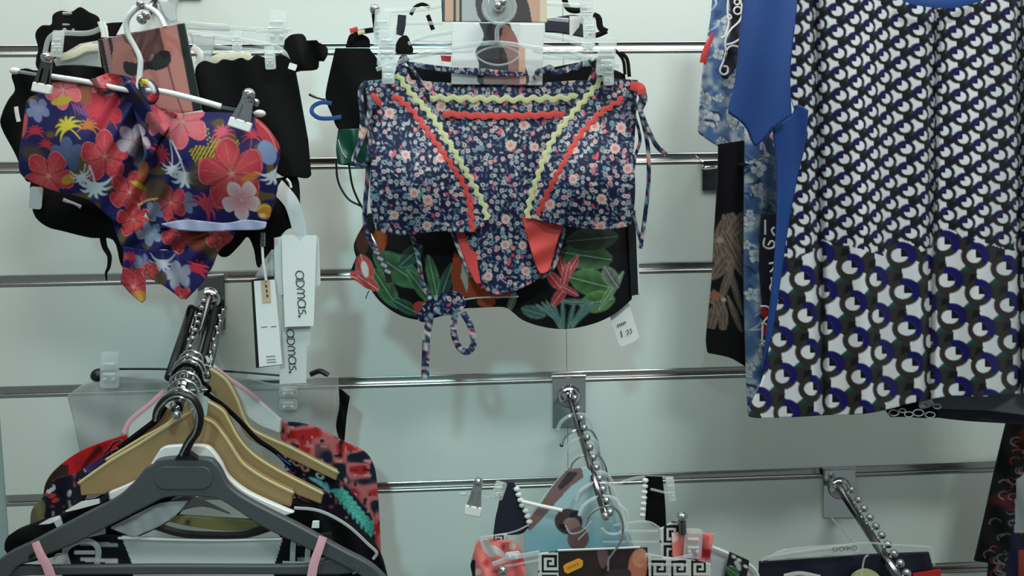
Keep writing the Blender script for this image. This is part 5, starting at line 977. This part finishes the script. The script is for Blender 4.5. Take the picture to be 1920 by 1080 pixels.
# ================================================================== CENTRE BOTTOM: hook with clear hangers
hookD = faceout('chrome hook at the bottom centre with a long row of stop balls', (1067, 743), (1136, 968, .27), 12, plate=(31, 97), tip_ball=9, bw=9)
bD, tD = P(1067, 743, .012), P(1136, 968, .27)
def alongD(f): return PX(bD+(tD-bD)*f)
GD = 'clear hangers on the bottom centre hook'
for k, (f, r, mt, side, lb) in enumerate(((.2, 26, 'clearb', 1, 'clear hanger hook nearest the wall on the bottom centre rod'), (.34, 26, 'chrome', -1, 'thin chrome hanger hook second from the wall on the bottom centre rod'), (.42, 26, 'clearb', 1, 'clear hanger hook third from the wall on the bottom centre rod'), (.56, 26, 'chrome', -1, 'chrome hanger hook halfway along the bottom centre rod'), (.7, 30, 'clearb', 1, 'clear hanger hook past the middle of the bottom centre rod'), (.78, 30, 'clearb', 1, 'clear hanger hook third from the tip of the bottom centre rod'), (.88, 32, 'clear', 1, 'clear hanger hook next to the chrome one at the rod tip'))):
    t = thing('hanger_hook', lb, 'hook', alongD(f), 'hanger hooks on the bottom centre rod'); x, y, d = alongD(f)
    B().tube([(x-r*1.25, y+r*1.0, d), (x-r*.95, y+r*.4, d), (x-r*.2, y-r*.05, d), (x+r*.8, y, d), (x+r*1.3, y+r*.8, d), (x+r*1.5, y+r*2, d), (x+r*1.8, y+r*3.2, d-.01)], 4 if mt == 'chrome' else 7).mk('hook', M[mt], t)
    if mt == 'chrome': B().ball(x-r*1.3, y+r*1.05, d, 4).mk('end_bead', M['chromed'], t)
def photo_blue(X, Y):
    C = fill(len(X), (170, 196, 198)); mix(C, np.clip((Y-955)/60, 0, 1)*.6, (110, 170, 190))
    pol(C, X, Y, [(1062, 880), (1090, 876), (1094, 895), (1070, 912), (1040, 945), (1010, 980), (992, 996), (985, 982), (1010, 950), (1040, 905)], (128, 98, 98)); pol(C, X, Y, [(1066, 884), (1084, 886), (1070, 904), (1050, 920), (1046, 912)], (62, 54, 58))
    ell(C, X, Y, 1066, 978, 26, 24, .3, (74, 58, 60)); ell(C, X, Y, 1072, 984, 16, 14, .3, (150, 122, 118)); ell(C, X, Y, 1084, 1010, 20, 22, .2, (120, 92, 92)); ell(C, X, Y, 1056, 988, 8, 5, .5, (40, 34, 38)); ell(C, X, Y, 1076, 964, 10, 5, -.6, (38, 34, 40)); return C
o = sheet('photo_card', closed([(1040, 905, 1), (1062, 882), (1100, 876, 1), (1150, 940), (1180, 1000), (1190, 1034, 1), (985, 1036, 1), (984, 990), (1000, 955)], 4), .2, M['print'], photo_blue, step=1.6, th=.001); tag(o, 'pale blue card with a woman and raised arm behind the bottom centre rod', 'card', 'photo cards on the hangers')
t = thing('scalloped_strap', 'black strap with white scalloped edge, left of the bottom centre rod', 'strap', (955, 910, .2), 'black straps with white scallops')
sheet('strap_body', closed([(942, 909, 1), (952, 904), (963, 904, 1), (972, 920), (978, 940), (986, 962), (992, 988, 1), (974, 1002), (925, 1002, 1), (929, 972), (934, 950)], 3), .2, M['navy'], None, t)
for k in range(7): B().ball(969+k*3.4+(3 if k > 3 else 0), 917+k*10.2, .203, 5, sx=1.3).mk('scallop', M['white'], t)
t = thing('scalloped_strap', 'black strap with white scalloped edge, right of the bottom centre rod', 'strap', (1228, 893, .2), 'black straps with white scallops')
sheet('strap_body', closed([(1210, 893, 1), (1242, 894, 1), (1247, 940), (1249, 984, 1), (1232, 990), (1210, 976, 1), (1212, 940)], 3), .2, M['black'], None, t)
for k in range(7): B().ball(1210-k*.9, 901+k*10.8, .203, 5, sx=1.3).mk('scallop', M['white'], t)
t = clear_hanger('back clear hanger of the bottom centre hook with metal and clear end clips', (1060, 950, .19), [([(865, 926, .19), (930, 934, .19), (980, 942, .192)], 4), ([(1150, 910, .19), (1200, 895, .19), (1262, 896, .19)], 6), ([(1220, 917, .21), (1240, 922, .21), (1256, 926, .21)], 5)], clips=[(936, 920, .21, 22, 34, 18), (1258, 918, .205, 16, 44, -6)], group=GD, metal=[(897, 904, 886, 962, .22, 26)])
B().ball(868, 926, .19, 4, sx=2).mk('bar_tip', M['clearb'], t)
o = B().tube([(978, 940, .21), (1012, 948, .212), (1054, 957, .214)], 8, n=10).mk('white_rod', M['white']); tag(o, 'short white hanger bar crossing the pale blue photo card', 'hanger', GD)
clear_hanger('middle clear hanger of the bottom centre hook, arms above the dark card', (1130, 1000, .23), [([(900, 1008, .226), (960, 998, .228), (992, 984, .23)], 3.5), ([(1150, 985, .23), (1210, 978, .23), (1240, 992, .23)], 5), ([(1160, 996, .232), (1236, 996, .232)], 5), ([(1130, 1016, .235), (1262, 1016, .235)], 4), ([(1084, 1012, .235), (1106, 990, .235)], 3), ([(1060, 985, .235), (1070, 1000, .236), (1090, 996, .236), (1110, 976, .236)], 3)], clips=[(1300, 1020, .25, 34, 56, 4)], group=GD)
t = clear_hanger('front clear hanger of the bottom centre hook with a chrome wire hook', (1140, 960, .28), [([(924, 1058, .26), (960, 1046, .262), (1012, 1036, .264)], 10), ([(936, 1064, .262), (1012, 1050, .264)], 5), ([(1210, 1040, .262), (1260, 1048, .262), (1298, 1041, .262)], 8), ([(1215, 1058, .262), (1290, 1060, .262)], 6)], hook=([(1097, 986, .282), (1108, 964, .284), (1132, 950, .285), (1156, 956, .284), (1168, 984, .282), (1164, 1014, .28), (1150, 1036, .279), (1141, 1050, .278), (1140, 1070, .278)], 5, 'chrome'), clips=[(962, 1042, .27, 30, 14, -6)], group=GD)
B().tube([(1160, 945, .27), (1176, 962, .27), (1176, 990, .27), (1160, 1000, .27), (1140, 1000, .27), (1128, 990, .27)], 5).mk('ring', M['clear'], t); B().ball(943, 1070, .27, 10).mk('clip_ball', M['chrome'], t)
def photo_dark(X, Y):
    C = fill(len(X), (44, 34, 34)); mix(C, np.clip((vnoise(X, Y, 30, 3)-.4)*1.5, 0, 1)*.6, (70, 52, 48)); pol(C, X, Y, [(1120, 1026), (1136, 1026), (1140, 1050), (1130, 1066), (1122, 1050)], (110, 84, 82), True); ell(C, X, Y, 1196, 1062, 18, 34, .1, (188, 112, 84)); ell(C, X, Y, 1200, 1046, 14, 18, .2, (206, 140, 110)); pol(C, X, Y, [(1140, 1072), (1180, 1068), (1178, 1100), (1136, 1100)], (58, 50, 50), True); return C
t = thing('photo_card', 'dark photo card with an orange price sticker at the bottom centre', 'card', (1130, 1030, .25), 'photo cards on the hangers')
sheet('photo', sharp([(1047, 1033), (1214, 1026), (1218, 1120), (1048, 1120)]), .25, M['print'], photo_dark, t, step=1.6, th=.001)
B().ribbon([(1046, 1032, .2515), (1130, 1029, .2515), (1200, 1026, .2515)], 4).mk('white_edge', M['card'], t)
B().prism(closed([(1056, 1062, 1), (1060, 1058, 1), (1085, 1047, 1), (1093, 1051, 1), (1093, 1060, 1), (1090, 1064, 1), (1064, 1076, 1), (1058, 1072, 1)], 1), .2512, .0005).mk('price_sticker', M['orange'], t)
for k in range(5): B().prism(sharp([(1063+k*4.6, 1064-k*2), (1065.5+k*4.6, 1063-k*2), (1067+k*4.6, 1066-k*2), (1064.5+k*4.6, 1067-k*2)]), .2518, .0003).mk('printed_mark', M['wood'], t)
kk = lambda x0, y0, s: (lambda X, Y: key(X, Y, x0, y0, s))
for i, (pl, d, lb, kx, ky) in enumerate((([(922, 1004), (950, 1000), (952, 1014), (930, 1018), (918, 1012)], .206, 'small piece of Greek key strap at the left end of the clear hangers', 922, 1000),
        ([(1010, 1038), (1046, 1034), (1048, 1120), (1008, 1120)], .252, 'Greek key border left of the dark photo card', 1011, 1036), ([(1238, 992), (1262, 978), (1282, 982), (1262, 1052), (1238, 1056)], .24, 'Greek key strap under the small chrome clip', 1240, 980), ([(1214, 1044), (1300, 1050), (1334, 1058), (1330, 1120), (1212, 1120)], .25, 'wide Greek key cloth right of the dark photo card', 1216, 1046))):
    o = sheet('greek_key_strap', sharp(pl), d, M['cloth'], kk(kx, ky, 4.7 if i else 3.2), step=1.4, th=.002); tag(o, lb, 'bikini', 'Greek key bikini pieces')
def coralflor(X, Y):
    C = fill(len(X), (222, 118, 112)); v = vnoise(X, Y, 16, 5); mix(C, np.clip((v-.6)*7, 0, 1), (182, 40, 58)); mix(C, np.clip((.33-v)*6, 0, 1), (226, 196, 186)); ell(C, X, Y, 914, 1026, 9, 22, -.5, (206, 198, 192)); ell(C, X, Y, 934, 1034, 6, 18, -.9, (206, 198, 192)); ell(C, X, Y, 1304, 1034, 9, 18, 0, (196, 40, 44)); ell(C, X, Y, 1298, 1050, 8, 16, 0, (70, 44, 96)); mix(C, (X < 892)*(Y > 1050)*1., (26, 26, 30)); return C
o = sheet('coral_bikini', closed([(890, 1030, 1), (894, 1018), (908, 1012), (930, 1014), (960, 1016), (972, 1024, 1), (984, 1060), (990, 1120, 1), (894, 1120, 1), (882, 1062, 1)], 4), .215, M['cloth'], coralflor, step=1.7, th=.004, relief=folds(.005, 11)); tag(o, 'coral flowered bikini piece at the left end of the clear hangers', 'bikini', 'coral bikini pieces')
o = sheet('coral_bikini', closed([(1260, 1004, 1), (1278, 999), (1338, 1001, 1), (1334, 1030), (1330, 1056, 1), (1300, 1062), (1262, 1044, 1)], 4), .243, M['cloth'], coralflor, step=1.7, th=.003, relief=folds(.004, 12)); tag(o, 'coral flowered bikini piece with a red lower fold under the right clear clip', 'bikini', 'coral bikini pieces')
t = thing('metal_clip', 'small chrome clip standing above the Greek key strap', 'clip', (1279, 975, .25))
B().ball(1279, 968, .25, 11, sy=.8).mk('head', M['chrome'], t); B().tube([(1279, 975, .248), (1280, 1000, .248)], 16).mk('jaw', M['chromed'], t)
def darkflor(X, Y):
    C = fill(len(X), (28, 32, 30)); 
    for cx, cy in ((1376, 1044), (1386, 1050), (1381, 1056), (1398, 1062), (1372, 1064)): ell(C, X, Y, cx, cy, 5, 3, .5, (200, 204, 200))
    leaf(C, X, Y, 1374, 1072, 30, 18, .6, (64, 112, 74), (140, 170, 140)); leaf(C, X, Y, 1384, 1060, 22, 10, 1.2, (200, 204, 200), (220, 220, 220)); return C
t = thing('white_hanger', 'white hanger arm curving down at the right of the bottom centre group', 'hanger', (1370, 1040, .22), GD)
sheet('body', closed([(1334, 1022, 1), (1372, 1038), (1404, 1056), (1424, 1080), (1432, 1120, 1), (1330, 1120, 1)], 4), .215, M['strap'], None, t, step=3, th=.004)
B().tube([(1336, 1026, .222), (1374, 1042, .222), (1404, 1058, .222), (1420, 1076, .222), (1430, 1116, .222)], 6).mk('edge_tube', M['white'], t)
o = sheet('dark_floral_strap', sharp([(1369, 1036), (1405, 1052), (1394, 1120), (1352, 1120), (1362, 1070)]), .226, M['cloth'], darkflor, step=1.6, th=.003); tag(o, 'dark strap with white blossom over the white hanger arm', 'strap')

# ================================================================== RIGHT BOTTOM: hook with a navy piece
hookE = faceout('chrome hook at the bottom right with stop balls and bronze plate', (1574, 915), (1700, 1105, .24), 11, plate=(30, 94), tip_ball=9, bw=10, side=13, nstart=.1, rr=.0055)
B().tube([(1544, 880, .01), (1545, 900, .012), (1552, 908, .014)], 4).mk('wire_end', M['chromed'], hookE)
clear_hanger('clear flat hanger lying over the navy piece at the bottom right', (1590, 1020, .2), [([(1428, 1052, .2), (1440, 1044, .2), (1500, 1034, .2), (1560, 1026, .2), (1620, 1018, .2), (1680, 1022, .2), (1740, 1026, .2), (1748, 1036, .2), (1752, 1060, .2)], 4), ([(1560, 972, .06), (1580, 994, .12), (1592, 1010, .18), (1610, 1018, .2)], 4), ([(1614, 1090, .206), (1620, 1050, .206), (1628, 1040, .206)], 4)], group='clear hangers on the bottom right hook')
t = thing('navy_bikini', 'navy bikini with yellow and red patches at the bottom right', 'bikini', (1600, 1050, .18))
sheet('body', closed([(1424, 1054, 1), (1500, 1047), (1560, 1044), (1640, 1040), (1742, 1036, 1), (1748, 1060), (1760, 1120, 1), (1424, 1120, 1)], 3), .18, M['navy'], None, t, step=3, th=.003, relief=folds(.003, 22))
B().prism(closed([(1596, 1084), (1606, 1072), (1622, 1067), (1640, 1072), (1650, 1084), (1640, 1110), (1604, 1110)], 3), .187, .002).mk('yellow_patch', M['lime'], t); B().prism(sharp([(1712, 1076), (1764, 1068), (1766, 1120), (1712, 1120)]), .186, .002).mk('red_patch', M['red'], t); B().ribbon([(1470, 1080, .186), (1500, 1075, .187), (1538, 1082, .186)], 8).mk('white_swash', M['white'], t)
t = thing('film_header', 'clear header strip with faint round lettering above the navy bikini', 'film', (1590, 1030, .19))
sheet('strip', closed([(1440, 1046, 1), (1470, 1030), (1560, 1022), (1612, 1020, 1), (1614, 1040, 1), (1560, 1044), (1440, 1052, 1)], 3), .195, M['clear'], None, t, step=5)
for k, (o_, pts) in enumerate(((0, 'o'), (12, 'D'), (23, 'm'), (36, 'o'))):
    x0, y0 = 1566+o_, 1030-k*.7
    q = [(x0+4.5*math.cos(a*math.pi/4), y0+3.4*math.sin(a*math.pi/4), .198) for a in range(8)] if pts != 'm' else [(x0-4, y0+3, .198), (x0-4, y0-2, .198), (x0, y0-3, .198), (x0, y0+3, .198), (x0+4, y0-3, .198), (x0+5, y0+3, .198)]
    B().tube(q, 1.6, n=5, close=pts != 'm').mk('letter', M['inkg'], t)
